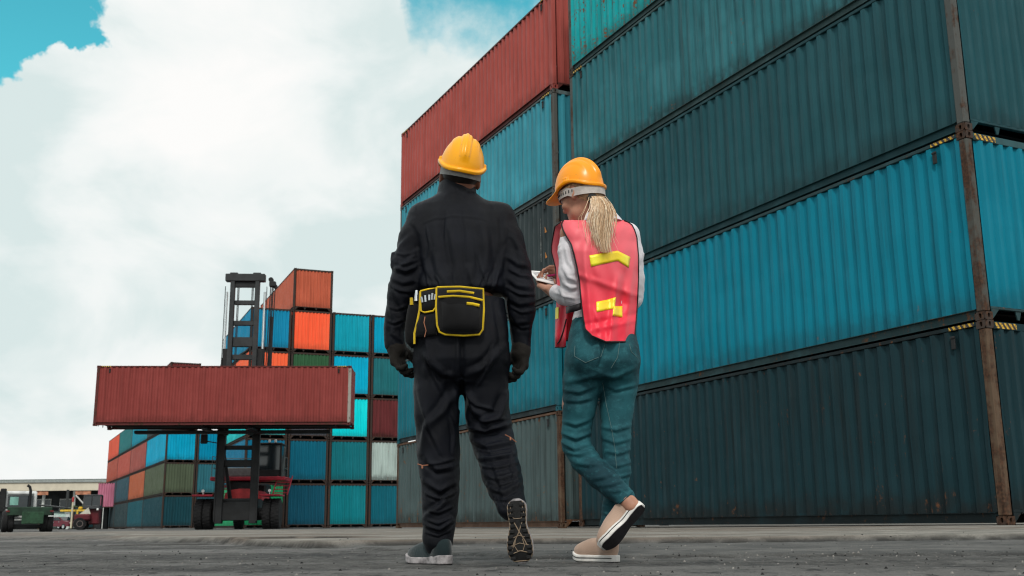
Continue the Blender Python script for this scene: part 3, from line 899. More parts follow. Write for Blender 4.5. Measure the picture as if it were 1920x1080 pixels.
MB().tube([(.02, 5.0, 1.3), (.02, 5.0, 2.42), (-.03, 5.0, 2.62), (-.16, 5.0, 2.72)], .075, 10).build('exhaust_pipe', BLK, tk)
MB().box((-1.30, 5.4, 1.95), (.30, .25, 1.2), bev=.04).build('air_intake', BLK, tk)
MB().box((-.3, 4.6, 1.55), (1.9, .5, .10)).build('fifth_wheel', BLK, tk)
for ch in tk.children:
    if not ch.name.startswith('wheel'): ch.location.z = -.36
tk.scale = (.88, .88, .92)
# second truck cut by the picture's edge
p2 = at(-22, 996, 52); p2.z = 0
tk2 = thing('yard_truck', 'dark yard truck beside the white cabbed one, mostly out of view', 'truck', p2, math.radians(26))
for yy in (.6,):
    for xx in (-.75, -.40): small_wheel(tk2, xx + .35, yy, .52, .27)
MB().box((-.6, .3, 1.35), (1.6, .2, .36), bev=.03).build('rear_bumper', BLK, tk2)
MB().box((-.7, 4.5, 1.9), (1.5, 1.5, 1.1), bev=.12).build('cab', plain('cab_dull', (.25, .26, .26), .5), tk2)

# warehouse behind everything
WX0, WX1, WYD = -92.0, -42.0, 165.0
wh = thing('warehouse', 'low warehouse with a deep beige eave and dark open bays', 'warehouse', ((WX0 + WX1) / 2, WYD, 0))
hl = (WX1 - WX0) / 2
BEI = plain('eave_beige', (.66, .60, .48), .8, var=.12, scale=.6)
WAL = plain('bay_dark', (.030, .034, .036), .9, var=.4, scale=1)
WCL = plain('column_white', (.55, .57, .55), .7, var=.2)
MB().box((0, 10, 3.55), (2 * hl, 14, 7.0)).build('wall', WAL, wh)
ro = MB().box((0, 8.0, 7.28), (2 * hl + 4, 20, .22)).build('roof', plain('roof_grey_green', (.12, .15, .145), .7), wh)
MB().prism([(-4.0, 7.18), (-3.9, 5.62), (-3.6, 5.62), (-3.6, 7.18)], (-hl - 1, 0, 0), (0, 1, 0), (0, 0, 1), 2 * hl + 2).build('eave', BEI, wh)
MB().box((0, -4.10, 7.0), (2 * hl + 3, .12, .34)).build('gutter', plain('gutter_grey', (.30, .33, .32), .7), wh)
for k in range(11):
    xx = -hl + 3 + k * 4.6
    MB().box((xx, -2.6, 2.8), (.34, .34, 5.6)).build('column', WCL, wh)
for k in range(5):
    xx = -9.5 + k * 3.6
    f = MB().box((xx, 2.90, 3.0), (2.3, .10, 3.2)).build('window_frame', WCL, wh)
    MB().box((xx - .55, 2.84, 3.0), (.95, .04, 2.9)).build('window_pane', GLS, f); MB().box((xx + .55, 2.84, 3.0), (.95, .04, 2.9)).build('window_pane', GLS, f)
sgn = plain('sign_orange', (.50, .22, .13), .6, var=.5, scale=2)
for px0, px1 in ((66, 91), (142, 171)):
    a = at(px0, 925, WYD - 3.6); b = at(px1, 925, WYD - 3.6)
    MB().box(((a.x + b.x) / 2 - wh.location.x, -3.7, 5.28), (b.x - a.x, .12, .55)).build('fascia_sign', sgn, wh)
MB().box((hl * .35 - 30, -3.2, 6.9), (3.0, .6, .5)).build('vent_hood', WAL, wh)

# car
def sedan(p, rz, label):
    r = thing('parked_car', label, 'car', p, rz)
    body = plain('car_maroon', (.13, .018, .030), .25, .2, var=.1)
    prof = [(-2.2, .35), (-2.25, .75), (-2.1, .98), (-1.55, 1.02), (-.95, 1.40), (.35, 1.44), (1.05, 1.02), (1.95, .86), (2.2, .70), (2.22, .35)]
    mb = MB()
    lv = []
    for yy, sc in ((-.86, .80), (-.84, .95), (0, 1.0), (.84, .95), (.86, .80)):
        lv.append([(x, yy * (1 if z < 1.05 else .80), .35 + (z - .35) * (sc if abs(yy) > .85 else 1)) for x, z in prof])
    n = len(prof)
    vs = [q for l in lv for q in l]
    fs = [(i * n + k, i * n + (k + 1) % n, (i + 1) * n + (k + 1) % n, (i + 1) * n + k) for i in range(4) for k in range(n)]
    fs += [tuple(range(n)), tuple(range(4 * n, 5 * n))[::-1]]
    mb.add(vs, fs); mb.build('body', body, r, True, 50)
    for s in (-1, 1):
        MB().prism([(-1.35, 1.04), (-.88, 1.34), (-.25, 1.37), (-.25, 1.04)], (0, s * .80, 0), (1, 0, 0), (0, 0, 1), -.02 * s).build('side_window', GLS, r)
        MB().prism([(-.18, 1.04), (-.18, 1.37), (.30, 1.37), (.85, 1.04)], (0, s * .80, 0), (1, 0, 0), (0, 0, 1), -.02 * s).build('side_window', GLS, r)
        for xx in (-1.35, 1.35):
            o = MB().lathe([(.15, -.1), (.32, -.1), (.33, 0), (.32, .1), (.15, .1)], (xx, s * .78, .33), (0, 1, 0), 20).build('wheel', RUB, r, True, 35)
            MB().lathe([(.03, -.11), (.2, -.112), (.2, .112), (.03, .11)], (xx, s * .78, .33), (0, 1, 0), 16).build('rim', CHROME, o)
        MB().box((-2.2, s * .6, .84), (.10, .36, .16), bev=.03).build('tail_light', LAMP, r)
        MB().box((2.12, s * .6, .70), (.14, .34, .12), bev=.03).build('headlight', LAMP, r)
        MB().box((-.35, s * .87, .85), (.2, .03, .04)).build('door_handle', CHROME, r); MB().box((.55, s * .87, .85), (.2, .03, .04)).build('door_handle', CHROME, r)
    MB().prism([(-.72, 0), (.72, 0), (.60, .46), (-.60, .46)], (-1.56, 0, 1.02), (0, 1, 0), Vector((.6, 0, .38)).normalized(), .02).build('rear_window', GLS, r)
    MB().prism([(-.72, 0), (.72, 0), (.60, .78), (-.60, .78)], (1.07, 0, 1.03), (0, 1, 0), Vector((-.7, 0, .42)).normalized(), .02).build('windscreen', GLS, r)
    return r
q = at(115, 990, 128); q.z = 0
sedan(q, math.radians(-28), 'maroon car parked between the green trailer and the red truck')

# red truck
q = at(160, 990, 84); q.z = 0
rt_ = thing('tow_truck', 'dark red truck with a glazed cab standing by the left container block', 'truck', q, math.radians(12))
DRED = plain('truck_red', (.105, .012, .018), .45, var=.3, scale=2)
MB().box((-.20, -.1, .95), (1.15, 1.1, .50), bev=.10).build('bonnet', DRED, rt_)
MB().box((.55, .55, 1.05), (.75, 1.2, 1.3), bev=.10).build('body', DRED, rt_)
cbo2 = MB().box((.38, .3, 2.62), (1.22, 1.3, .12), bev=.04)
for (x_, y_) in ((-.18, -.28), (.94, -.28), (-.18, .9), (.94, .9)): cbo2.box((x_, y_, 2.2), (.12, .10, .8))
cbo2.box((.38, .3, 1.72), (1.22, 1.3, .30), bev=.05)
cbo2 = cbo2.build('cab', plain('cab_darkgrey', (.06, .065, .07), .5), rt_)
MB().box((.38, -.30, 2.2), (1.0, .03, .72)).build('windscreen', GLS, cbo2)
MB().box((.38, -.33, 2.2), (.05, .03, .74)).build('window_bar', BLK, cbo2)
for xx, yy in ((-.35, -.35), (-.35, 1.2)):
    o = MB().lathe([(.2, -.14), (.44, -.14), (.47, -.05), (.47, .05), (.44, .14), (.2, .14)], (xx, yy - .25, .47), (.35, -1, 0), 24).build('wheel', RUB, rt_, True, 35)
    MB().lathe([(.03, -.12), (.14, -.16), (.2, -.10), (.24, -.145), (.24, .145), (.03, .12)], (xx, yy - .25, .47), (.35, -1, 0), 18).build('rim', plain('rim_pale', (.20, .16, .15), .6), o, True, 35)
MB().box((.86, -.42, 1.55), (.16, .10, .16), bev=.03).build('headlight', LAMP, rt_)
MB().prism([(-.5, 0), (.3, 0), (.1, .5)], (.1, -.55, 1.2), (1, 0, 0), (0, 0, 1), -.03).build('grille_panel', plain('cream_panel', (.6, .58, .48), .5), rt_)
MB().lathe([(.02, -.1), (.16, -.08), (.18, .05), (.08, .14)], (-.42, -.2, 1.62), (0, 0, 1), 14).build('beacon', plain('beacon_yellow', (.75, .45, .03), .4), rt_)

# pink open container behind the red truck
q = at(171, 990, 118); q.z = 0
pk = thing('shipping_container', 'faded pink container standing up on blocks behind the red truck', 'shipping container', (q.x + .55, 121, 0), math.radians(0))
PNK = paint('paint_pink', (.46, .16, .24), .25, .5, .4)
mbp = MB(); pp = corr_profile(2.5, .28, .06, .07)
me = panel_mesh('side_panel', pp, 2.45, 5.05, lambda a, z, d: (a - 1.25, d, z), 3, 0, 0)
link_obj('side_panel', me, pk, PNK)
MB().box((0, 1.2, 5.0), (2.6, 2.3, .12)).box((0, 1.2, 2.42), (2.6, 2.3, .12)).build('frame', fr_dk, pk)
MB().box((0, 1.3, 3.7), (2.48, 2.0, 2.4)).build('body', PNK, pk)
for xx in (-1.0, 1.0):
    for yy in (.3, 2.2): MB().box((xx, yy, 1.18), (.5, .4, 2.36), bev=.03).build('support_block', WAL, pk)

# posts, barrier and low walls
def post(px, py0, Y, h, r, m, label, name='utility_post', top=None):
    q = at(px, py0, Y)
    o = thing(name, label, 'post', (q.x, Y, 0))
    MB().tube([(0, 0, 0), (0, 0, h)], [r, r * .85], 10).build('pole', m, o)
    MB().box((0, 0, .06), (r * 4, r * 4, .12), bev=.02).build('base_plate', BLK, o)
    if top: MB().lathe([(.02, -.3), (.13, -.25), (.13, .2), (.02, .3)], (0, 0, h + .3), (0, 0, 1), 12).build('lamp', top, o)
    return o
post(122, 990, 140, 5.0, .20, plain('post_dark', (.045, .05, .05), .8), 'dark wooden post before the dark warehouse bays')
post(133, 990, 126, 3.1, .12, plain('post_cream', (.62, .58, .42), .6), 'cream signal post with a red and white lamp head', 'signal_post', plain('lamp_head_red', (.45, .05, .05), .4))
q = at(140, 990, 127)
br_ = thing('barrier_gate', 'yellow barrier bar with a raised pale strut by the signal post', 'barrier', (q.x, 127, 0))
YEL = plain('barrier_yellow', (.72, .48, .06), .5, var=.3)
MB().box((-.2, 0, 2.15), (3.3, .14, .22), bev=.02).build('bar', YEL, br_)
MB().tube([(-.2, .1, 3.9), (1.5, .1, 2.2)], .09, 8).build('strut', WCL, br_)
MB().box((.2, 0, 1.1), (.22, .22, 2.1), bev=.02).build('upright', YEL, br_)
q = at(140, 990, 133)
bx = thing('site_cabin', 'white panelled site cabin behind the maroon car and the red truck', 'cabin', (q.x, 134, 0))
MB().box((0, 0, .95), (2.4, 2.2, 1.9), bev=.04).build('wall', plain('cabin_white', (.62, .68, .66), .6, var=.15), bx)
for xx in (-.75, 0, .75): MB().box((xx, -1.12, .95), (.04, .03, 1.8)).build('panel_joint', WCL, bx)
MB().box((0, 0, 1.95), (2.6, 2.4, .10), bev=.02).build('roof', WCL, bx)
q = at(113, 990, 139)
tn = thing('site_tank', 'pale green tank with a dark sloping cover behind the maroon car', 'tank', (q.x, 139, 0))
MB().lathe([(1.0, -1.9), (1.12, -1.8), (1.12, 1.8), (1.0, 1.9)], (0, 0, 1.2), (1, 0, 0), 22).build('shell', plain('tank_green', (.35, .48, .44), .6), tn, True)
MB().box((0, -.2, 2.75), (5.0, 2.6, .14), Matrix.Rotation(math.radians(7), 3, 'Y')).build('cover', BLK, tn)
for s in (-1, 1): MB().box((s * 2.2, -.2, 1.3), (.14, .14, 2.6)).build('support', BLK, tn)

# palms and shrubs in front of the warehouse
LEAF = plain('palm_leaf', (.065, .115, .035), .7, var=.5, scale=3)
TRK = plain('palm_trunk', (.10, .075, .05), .9, var=.4, scale=4)
def palm(px, Y, h, n, label, seed):
    rs = random.Random(seed)
    q = at(px, 990, Y)
    o = thing('palm_plant', label, 'palm', (q.x, Y, 0), 0, 'palms before the warehouse')
    MB().tube([(0, 0, 0), (.05, 0, h * .5), (0, .05, h)], [.14, .11, .09], 8).build('trunk', TRK, o)
    mb = MB()
    for k in range(n):
        a = rs.uniform(0, 6.28); L = rs.uniform(1.1, 1.9); up = rs.uniform(.2, 1.3)
        d = Vector((math.cos(a), math.sin(a), 0)); pts = []
        for i in range(7):
            t = i / 6
            pts.append(Vector((0, 0, h)) + d * (L * t) + Vector((0, 0, up * L * t * (1 - .55 * t) - .55 * L * t * t)))
        sd_ = Vector((-d.y, d.x, 0))
        for i in range(1, 6):
            for s in (-1, 1):
                for e_ in range(2):
                    b = pts[i].lerp(pts[i + 1], e_ * .5); ln = .42 * (1 - .5 * i / 6)
                    tip = b + sd_ * s * ln + d * .18 + Vector((0, 0, -.16))
                    w = d * .035
                    mb.add([b - w, b + w, tip], [(0, 1, 2)])
        mb.tube(pts, [.025, .022, .02, .017, .014, .01, .006], 4)
    f = mb.build('fronds', LEAF, o); f['kind'] = 'stuff'
for i, (px, Y, h, n, lab) in enumerate(((72, 152, 2.1, 16, 'green palm behind the exhaust pipe of the white truck'), (88, 150, 1.5, 16, 'low palm beside the white bay column'), (128, 150, 2.4, 20, 'bushy palm right of the dark wooden post'),
                                      (146, 148, 2.7, 22, 'palm between the signal post and the red truck cab'), (118, 153, 1.7, 14, 'small palm left of the dark wooden post'))):
    palm(px, Y, h, n, lab, i)

# ------------------------------------------------------------------ smooth bodies: distance fields turned into meshes
def A3(v): return np.array([v[0], v[1], v[2]], float)
class Field:
    def __init__(self, lo, hi, h):
        self.lo = A3(lo); self.h = h
        self.n = np.ceil((A3(hi) - self.lo) / h).astype(int) + 1
        self.val = np.full(self.n, 1.0, np.float32)
    def _sl(self, lo, hi, m):
        a = np.clip(np.floor((A3(lo) - m - self.lo) / self.h).astype(int), 0, self.n - 1)
        b = np.clip(np.ceil((A3(hi) + m - self.lo) / self.h).astype(int) + 1, a + 1, self.n)
        return a, b
    def _pts(self, a, b):
        ax = [self.lo[i] + self.h * np.arange(a[i], b[i]) for i in range(3)]
        return np.stack(np.meshgrid(*ax, indexing='ij'), -1)
    def add(self, fn, lo, hi, k=.02, op='u'):
        a, b = self._sl(lo, hi, k + 3 * self.h)
        s = tuple(slice(a[i], b[i]) for i in range(3))
        d = fn(self._pts(a, b)).astype(np.float32); v = self.val[s]
        if op == 'u':
            if k > 0:
                q = np.maximum(k - np.abs(v - d), 0) / k
                self.val[s] = np.minimum(v, d) - q * q * k * .25
            else: self.val[s] = np.minimum(v, d)
        elif op == 's':
            d = -d
            if k > 0:
                q = np.maximum(k - np.abs(v - d), 0) / k
                self.val[s] = np.maximum(v, d) + q * q * k * .25
            else: self.val[s] = np.maximum(v, d)
        return self
    def cap(self, a, b, ra, rb, k=.02, op='u'):
        a, b = A3(a), A3(b); ab = b - a; L2 = max(ab @ ab, 1e-9)
        def fn(P):
            t = np.clip(((P - a) @ ab) / L2, 0, 1)
            return np.linalg.norm(P - a - t[..., None] * ab, axis=-1) - (ra + (rb - ra) * t)
        r = max(ra, rb)
        return self.add(fn, np.minimum(a, b) - r, np.maximum(a, b) + r, k, op)
    def tube(self, pts, radii, k=.02, op='u'):
        # the union inside one chain is taken along the chain, so that it stays even
        pts = [A3(p) for p in pts]
        R = max(radii)
        def fn(P):
            out = None
            for i in range(len(pts) - 1):
                a, ab = pts[i], pts[i + 1] - pts[i]
                t = np.clip(((P - a) @ ab) / max(ab @ ab, 1e-9), 0, 1)
                d = np.linalg.norm(P - a - t[..., None] * ab, axis=-1) - (radii[i] + (radii[i + 1] - radii[i]) * t)
                if out is None: out = d
                else:
                    kk = .03; q = np.maximum(kk - np.abs(out - d), 0) / kk
                    out = np.minimum(out, d) - q * q * kk * .12
            return out
        return self.add(fn, np.min(pts, 0) - R, np.max(pts, 0) + R, k, op)
    def ell(self, c, r, R=None, k=.02, op='u'):
        c, r = A3(c), A3(r); R = np.eye(3) if R is None else np.array(R)
        def fn(P):
            q = (P - c) @ R            # R columns are the local axes
            k0 = np.linalg.norm(q / r, axis=-1); k1 = np.linalg.norm(q / (r * r), axis=-1)
            return k0 * (k0 - 1) / np.maximum(k1, 1e-6)
        m = r.max()
        return self.add(fn, c - m, c + m, k, op)
    def rbox(self, c, half, rr, R=None, k=.02, op='u'):
        c, half = A3(c), A3(half); R = np.eye(3) if R is None else np.array(R)
        def fn(P):
            q = np.abs((P - c) @ R) - (half - rr)
            return np.linalg.norm(np.maximum(q, 0), axis=-1) + np.minimum(q.max(-1), 0) - rr
        m = np.linalg.norm(half)
        return self.add(fn, c - m, c + m, k, op)
    def loft(self, st, yaw=0.0, k=.02, p=2.4, op='u'):
        """st: (centre, a, b) from top to bottom or bottom to top; ellipses lying level"""
        st = sorted(st, key=lambda s: s[0][2])
        zs = np.array([s[0][2] for s in st]); cx = np.array([s[0][0] for s in st]); cy = np.array([s[0][1] for s in st])
        aa = np.array([s[1] for s in st]); bb = np.array([s[2] for s in st])
        cu, su = math.cos(yaw), math.sin(yaw)
        def fn(P):
            z = np.clip(P[..., 2], zs[0], zs[-1])
            x = P[..., 0] - np.interp(z, zs, cx); y = P[..., 1] - np.interp(z, zs, cy)
            a = np.interp(z, zs, aa); b = np.interp(z, zs, bb)
            u = x * cu + y * su; v = -x * su + y * cu
            e = (np.abs(u / a) ** p + np.abs(v / b) ** p) ** (1 / p)
            d = (e - 1) * np.minimum(a, b)
            dz = np.maximum(P[..., 2] - zs[-1], zs[0] - P[..., 2])
            return np.where(dz > 0, np.sqrt(np.maximum(d, 0) ** 2 + dz ** 2), np.maximum(d, -.2))
        m = max(aa.max(), bb.max())
        return self.add(fn, (cx.min() - m, cy.min() - m, zs[0]), (cx.max() + m, cy.max() + m, zs[-1]), k, op)
    def mesh(self):
        v = self.val; n = self.n
        s = v < 0
        c = [v[dx:n[0] - 1 + dx, dy:n[1] - 1 + dy, dz:n[2] - 1 + dz] for dx in (0, 1) for dy in (0, 1) for dz in (0, 1)]
        cs = sum((q < 0).astype(np.int8) for q in c)
        act = (cs > 0) & (cs < 8)
        idx = np.full(act.shape, -1, np.int64); ijk = np.argwhere(act); idx[act] = np.arange(len(ijk))
        cv = np.stack([q[act] for q in c], -1).astype(np.float64)
        offs = np.array([(dx, dy, dz) for dx in (0, 1) for dy in (0, 1) for dz in (0, 1)], float)
        acc = np.zeros((len(ijk), 3)); cnt = np.zeros(len(ijk))
        for i in range(8):
            for j in range(i + 1, 8):
                if np.abs(offs[i] - offs[j]).sum() != 1: continue
                m = (cv[:, i] < 0) != (cv[:, j] < 0)
                t = cv[m, i] / (cv[m, i] - cv[m, j])
                acc[m] += offs[i] + t[:, None] * (offs[j] - offs[i]); cnt[m] += 1
        V = self.lo + self.h * (ijk + acc / cnt[:, None])
        F = []
        for ax in range(3):
            b, cc = (ax + 1) % 3, (ax + 2) % 3
            sl0 = [slice(None)] * 3; sl1 = [slice(None)] * 3
            sl0[ax] = slice(0, -1); sl1[ax] = slice(1, None)
            e = s[tuple(sl0)] != s[tuple(sl1)]
            e[tuple(slice(1, -1) if q != ax else slice(None) for q in range(3))] &= True
            ii = np.argwhere(e)
            ok = (ii[:, b] > 0) & (ii[:, cc] > 0) & (ii[:, b] < n[b] - 1) & (ii[:, cc] < n[cc] - 1)
            ii = ii[ok]
            q = []
            for db, dc in ((-1, -1), (0, -1), (0, 0), (-1, 0)):
                t = ii.copy(); t[:, b] += db; t[:, cc] += dc
                q.append(idx[t[:, 0], t[:, 1], t[:, 2]])
            q = np.stack(q, -1)
            flip = ~s[tuple(ii.T)]
            q[flip] = q[flip][:, ::-1]
            F.append(q)
        F = np.concatenate(F); F = F[(F >= 0).all(1)]
        return V, F
def relax(V, F, it=2, lam=.5):
    for _ in range(it):
        acc = np.zeros_like(V); cnt = np.zeros(len(V))
        for a, b in ((0, 1), (1, 2), (2, 3), (3, 0)):
            np.add.at(acc, F[:, a], V[F[:, b]]); np.add.at(acc, F[:, b], V[F[:, a]])
            np.add.at(cnt, F[:, a], 1); np.add.at(cnt, F[:, b], 1)
        V = V + lam * (acc / np.maximum(cnt, 1)[:, None] - V)
    return V
def normals(V, F):
    n = np.cross(V[F[:, 2]] - V[F[:, 0]], V[F[:, 3]] - V[F[:, 1]])
    N = np.zeros_like(V)
    for i in range(4): np.add.at(N, F[:, i], n)
    return N / np.maximum(np.linalg.norm(N, axis=1), 1e-9)[:, None]
_Rm = np.array([RIGHT, UP, FWD]); _C = np.array(CAM)
def to_px(V):
    q = (V - _C) @ _Rm.T
    return np.stack([960 + F_PX * q[:, 0] / q[:, 2], 540 - F_PX * q[:, 1] / q[:, 2]], -1)
def creases(V, N, strokes):
    """cloth folds: raised or sunk ridges along lines on the cloth; a stroke is (points, height in m, half width in px)"""
    px = to_px(V)
    face = sstep(-.25, .15, -((V - _C) * N).sum(1) / np.linalg.norm(V - _C, axis=1))
    D = np.zeros(len(V))
    for pts, amp, w in strokes:
        pts = np.array(pts, float)
        lo, hi = pts.min(0) - 4 * w, pts.max(0) + 4 * w
        sel = np.where((px > lo).all(1) & (px < hi).all(1))[0]
        if not len(sel): continue
        q = px[sel]; best = np.full(len(sel), 1e9); par = np.zeros(len(sel)); sg = np.zeros(len(sel))
        seg = np.linalg.norm(np.diff(pts, axis=0), axis=1); cum = np.concatenate([[0], np.cumsum(seg)]); T = cum[-1]
        for i in range(len(pts) - 1):
            a, ab = pts[i], pts[i + 1] - pts[i]
            t = np.clip(((q - a) @ ab) / max(ab @ ab, 1e-9), 0, 1)
            r = q - a - t[:, None] * ab; d = np.linalg.norm(r, axis=1)
            m = d < best
            best[m] = d[m]; par[m] = (cum[i] + t[m] * seg[i]) / T
            sg[m] = np.sign(ab[0] * r[m, 1] - ab[1] * r[m, 0])
        env = np.clip(np.sin(np.pi * np.clip(par, .03, .97)), 0, 1) ** .5
        # a fold has a crest with a valley on one side
        x = sg * best / w
        D[sel] += amp * env * (np.exp(-x * x) - .75 * np.exp(-((x - 1.5) / .9) ** 2))
    return V + N * (D * face)[:, None]
def to_obj(name, V, F, material, parent, origin=None, smooth=True):
    if origin is not None: V = V - A3(origin)
    me = bpy.data.meshes.new(name)
    me.from_pydata(V.tolist(), [], [tuple(f) for f in F.tolist()])
    me.update()
    if smooth: me.shade_smooth()
    return link_obj(name, me, parent, material)

def hand(f, wrist, d, n, s, size=1.0, curl=(.5, .55, .6, .65), thumb=.5, fat=1.0, spread=.06, k=.006):
    """wrist point, d towards the fingers, n out of the palm, s to the thumb side"""
    d, n, s = (Vector(v).normalized() for v in (d, n, s))
    s = (s - d * s.dot(d)).normalized(); n0 = d.cross(s); n = n0 if n0.dot(n) > 0 else -n0
    w = Vector(wrist); z = size
    R = np.array([s, d, n]).T
    f.rbox(w + d * .052 * z, (.040 * z, .050 * z, .0135 * z * fat), .012 * z * fat, R, k)
    f.cap(w - d * .03 * z, w + d * .03 * z, .026 * z * fat, .028 * z * fat, .015)
    f.cap(w + d * .02 * z + s * .022 * z, w + d * .055 * z + s * .030 * z + n * .006 * z, .018 * z * fat, .015 * z * fat, .012)
    off = (.030, .010, -.010, -.029); ln = (.92, 1.0, .94, .76)
    for i in range(4):
        b = w + d * (.096 - .006 * abs(i - 1)) * z + s * off[i] * z
        dirv = (d + s * spread * (1.5 - i)).normalized(); ang = 0; p = b - d * .018 * z
        r = .0092 * z * fat * (1 if i < 3 else .88)
        pts, rad = [p, b], [r * 1.05, r * 1.05]
        for j, (L, c) in enumerate(((.045, .75), (.028, 1.15), (.022, .75))):
            ang += curl[i] * c
            v = dirv * math.cos(ang) + n * math.sin(ang)
            b = b + v * L * ln[i] * z
            pts.append(b); rad.append(r * (1 - .08 * (j + 1)))
        for q in range(len(pts) - 1): f.cap(pts[q], pts[q + 1], rad[q], rad[q + 1], k * .6)
    t0 = w + d * .030 * z + s * .034 * z + n * .004 * z
    v1 = (d * .62 + s * .68 + n * .35 * thumb).normalized(); t1 = t0 + v1 * .040 * z
    v2 = (d * .82 + s * (.40 - .5 * thumb) + n * (.25 + .6 * thumb)).normalized(); t2 = t1 + v2 * .030 * z
    v3 = (d * .85 + s * (.15 - .7 * thumb) + n * (.25 + .6 * thumb)).normalized(); t3 = t2 + v3 * .024 * z
    for a, b, ra, rb in ((t0, t1, .0150, .0115), (t1, t2, .0112, .0104), (t2, t3, .0102, .0085)):
        f.cap(a, b, ra * z * fat, rb * z * fat, k)

def frame_of(yaw, pitch=0.0, roll=0.0):
    """columns right, forward, up of a head that first rolls, then nods (down is positive), then turns left by yaw"""
    m = Matrix.Rotation(yaw, 3, 'Z') @ Matrix.Rotation(-pitch, 3, 'X') @ Matrix.Rotation(roll, 3, 'Y')
    return np.array(m)
def head_sdf(f, o, R, sc=1.0, fem=False, ears=True):
    o = A3(o)
    T = lambda x, y, z: o + R @ (np.array([x, y, z]) * sc)
    E = lambda c, r, k=.02, op='u': f.ell(T(*c), np.array(r) * sc, R, k, op)
    C = lambda a, b, ra, rb, k=.012, op='u': f.cap(T(*a), T(*b), ra * sc, rb * sc, k, op)
    E((0, -.012, .030), (.076, .096, .090)); E((0, .028, -.040), (.060, .064, .078), .04)
    C((-.038, .030, -.088), (0, .072, -.104), .020, .019, .03); C((.038, .030, -.088), (0, .072, -.104), .020, .019, .03)
    E((0, .062, .034), (.060, .030, .030), .03)
    C((-.038, .074, .022), (.038, .074, .022), .011, .011, .02)
    for s in (-1, 1):
        E((s * .032, .096, .004), (.017, .016, .012), .012, 's')
        E((s * .031, .078, .003), (.0125, .0125, .0125), .003)
        E((s * .042, .068, -.034), (.022, .022, .018), .02)
        if ears:
            E((s * .080, -.008, -.004), (.010, .022, .032), .008)
            E((s * .087, -.002, .000), (.006, .012, .018), .004, 's')
            C((s * .078, .002, -.034), (s * .080, -.004, -.022), .008, .009, .006)
    C((0, .088, .012), (0, .106, -.030), .0085, .0125, .012); 
    for s in (-1, 1): E((s * .012, .096, -.034), (.009, .010, .008), .008)
    C((-.018, .086, -.064), (.018, .086, -.064), .0065, .0065, .008); C((-.016, .085, -.075), (.016, .085, -.075), .007, .007, .008)
    f.cap(T(-.022, .098, -.0692), T(.022, .098, -.0692), .0022, .0022, .003, 's')
    return T
def helmet_obj(name, o, R, parent, origin, material, sc=1.0, peak=.055):
    """hard hat: ribbed dome, turned-up rain gutter, peak; local y is forward"""
    o = A3(o)
    f = Field((-.145, -.185, -.05), (.145, .225, .165), .0032)
    rx, ry, rz = .098, .128, .150
    zr = lambda y, x: .000 + .020 * np.exp(-((y + .0) / .07) ** 2) - .010 * sstep(.03, .14, y) - .012 * sstep(.03, .13, -y)
    def dome(off):
        def fn(P):
            x, y, z = P[..., 0], P[..., 1], P[..., 2]
            k0 = np.sqrt((x / rx) ** 2 + (y / ry) ** 2 + (np.maximum(z, -.2) / rz) ** 2)
            d = (k0 - 1) * .112
            rib = .0062 * sstep(.026, .017, np.abs(x)) * sstep(.02, .07, z) + .0030 * sstep(.009, .004, np.abs(x)) * sstep(.02, .07, z)
            side = .0035 * sstep(.066, .058, np.abs(x)) * sstep(.026, .040, np.abs(x)) * sstep(.035, .075, z) * sstep(.11, .04, np.abs(y))
            return np.maximum(d - rib - side + off, zr(y, x) - z)
        return fn
    f.add(dome(0), (-.14, -.16, -.04), (.14, .16, .16), 0)
    def rim(P):
        x, y, z = P[..., 0], P[..., 1], P[..., 2]
        pk = sstep(.05, .16, y) * peak * sstep(.095, .02, np.abs(x) * .85)
        e = np.sqrt((x / rx) ** 2 + (y / (ry + pk)) ** 2)
        d1 = (e - 1.03) * .105
        zz = z - zr(y, x) + .004 + pk * .30 + .05 * np.maximum(d1, 0)
        lip = np.maximum(np.abs(zz) - .0040, d1 - .006)
        inner = .90 - np.sqrt((x / rx) ** 2 + (y / ry) ** 2)
        return np.maximum(lip, inner * .112)
    f.add(rim, (-.14, -.18, -.05), (.14, .22, .06), .006)
    def gutter(P):
        x, y, z = P[..., 0], P[..., 1], P[..., 2]
        e = np.sqrt((x / rx) ** 2 + (y / ry) ** 2)
        a = (e - 1.055) * .105
        zz = z - zr(y, x) - .004
        return np.sqrt(a * a + zz * zz) - .0052 + .03 * sstep(.07, .12, y)
    f.add(gutter, (-.14, -.18, -.05), (.14, .15, .06), .005)
    # slots at the sides
    for s in (-1, 1): f.rbox((s * .097, .012, .034), (.008, .015, .010), .004, None, .006)
    def hollow(P):
        x, y, z = P[..., 0], P[..., 1], P[..., 2]
        return (np.sqrt((x / (rx - .008)) ** 2 + (y / (ry - .008)) ** 2 + (z / (rz - .008)) ** 2) - 1) * .105
    f.add(hollow, (-.14, -.16, -.05), (.14, .16, .15), 0, 's')
    V, F = f.mesh(); V = relax(V, F, 1, .4)
    return to_obj(name, o + (V * sc) @ R.T, F, material, parent, origin), (lambda x, y, z: o + R @ (np.array([x, y, z]) * sc))

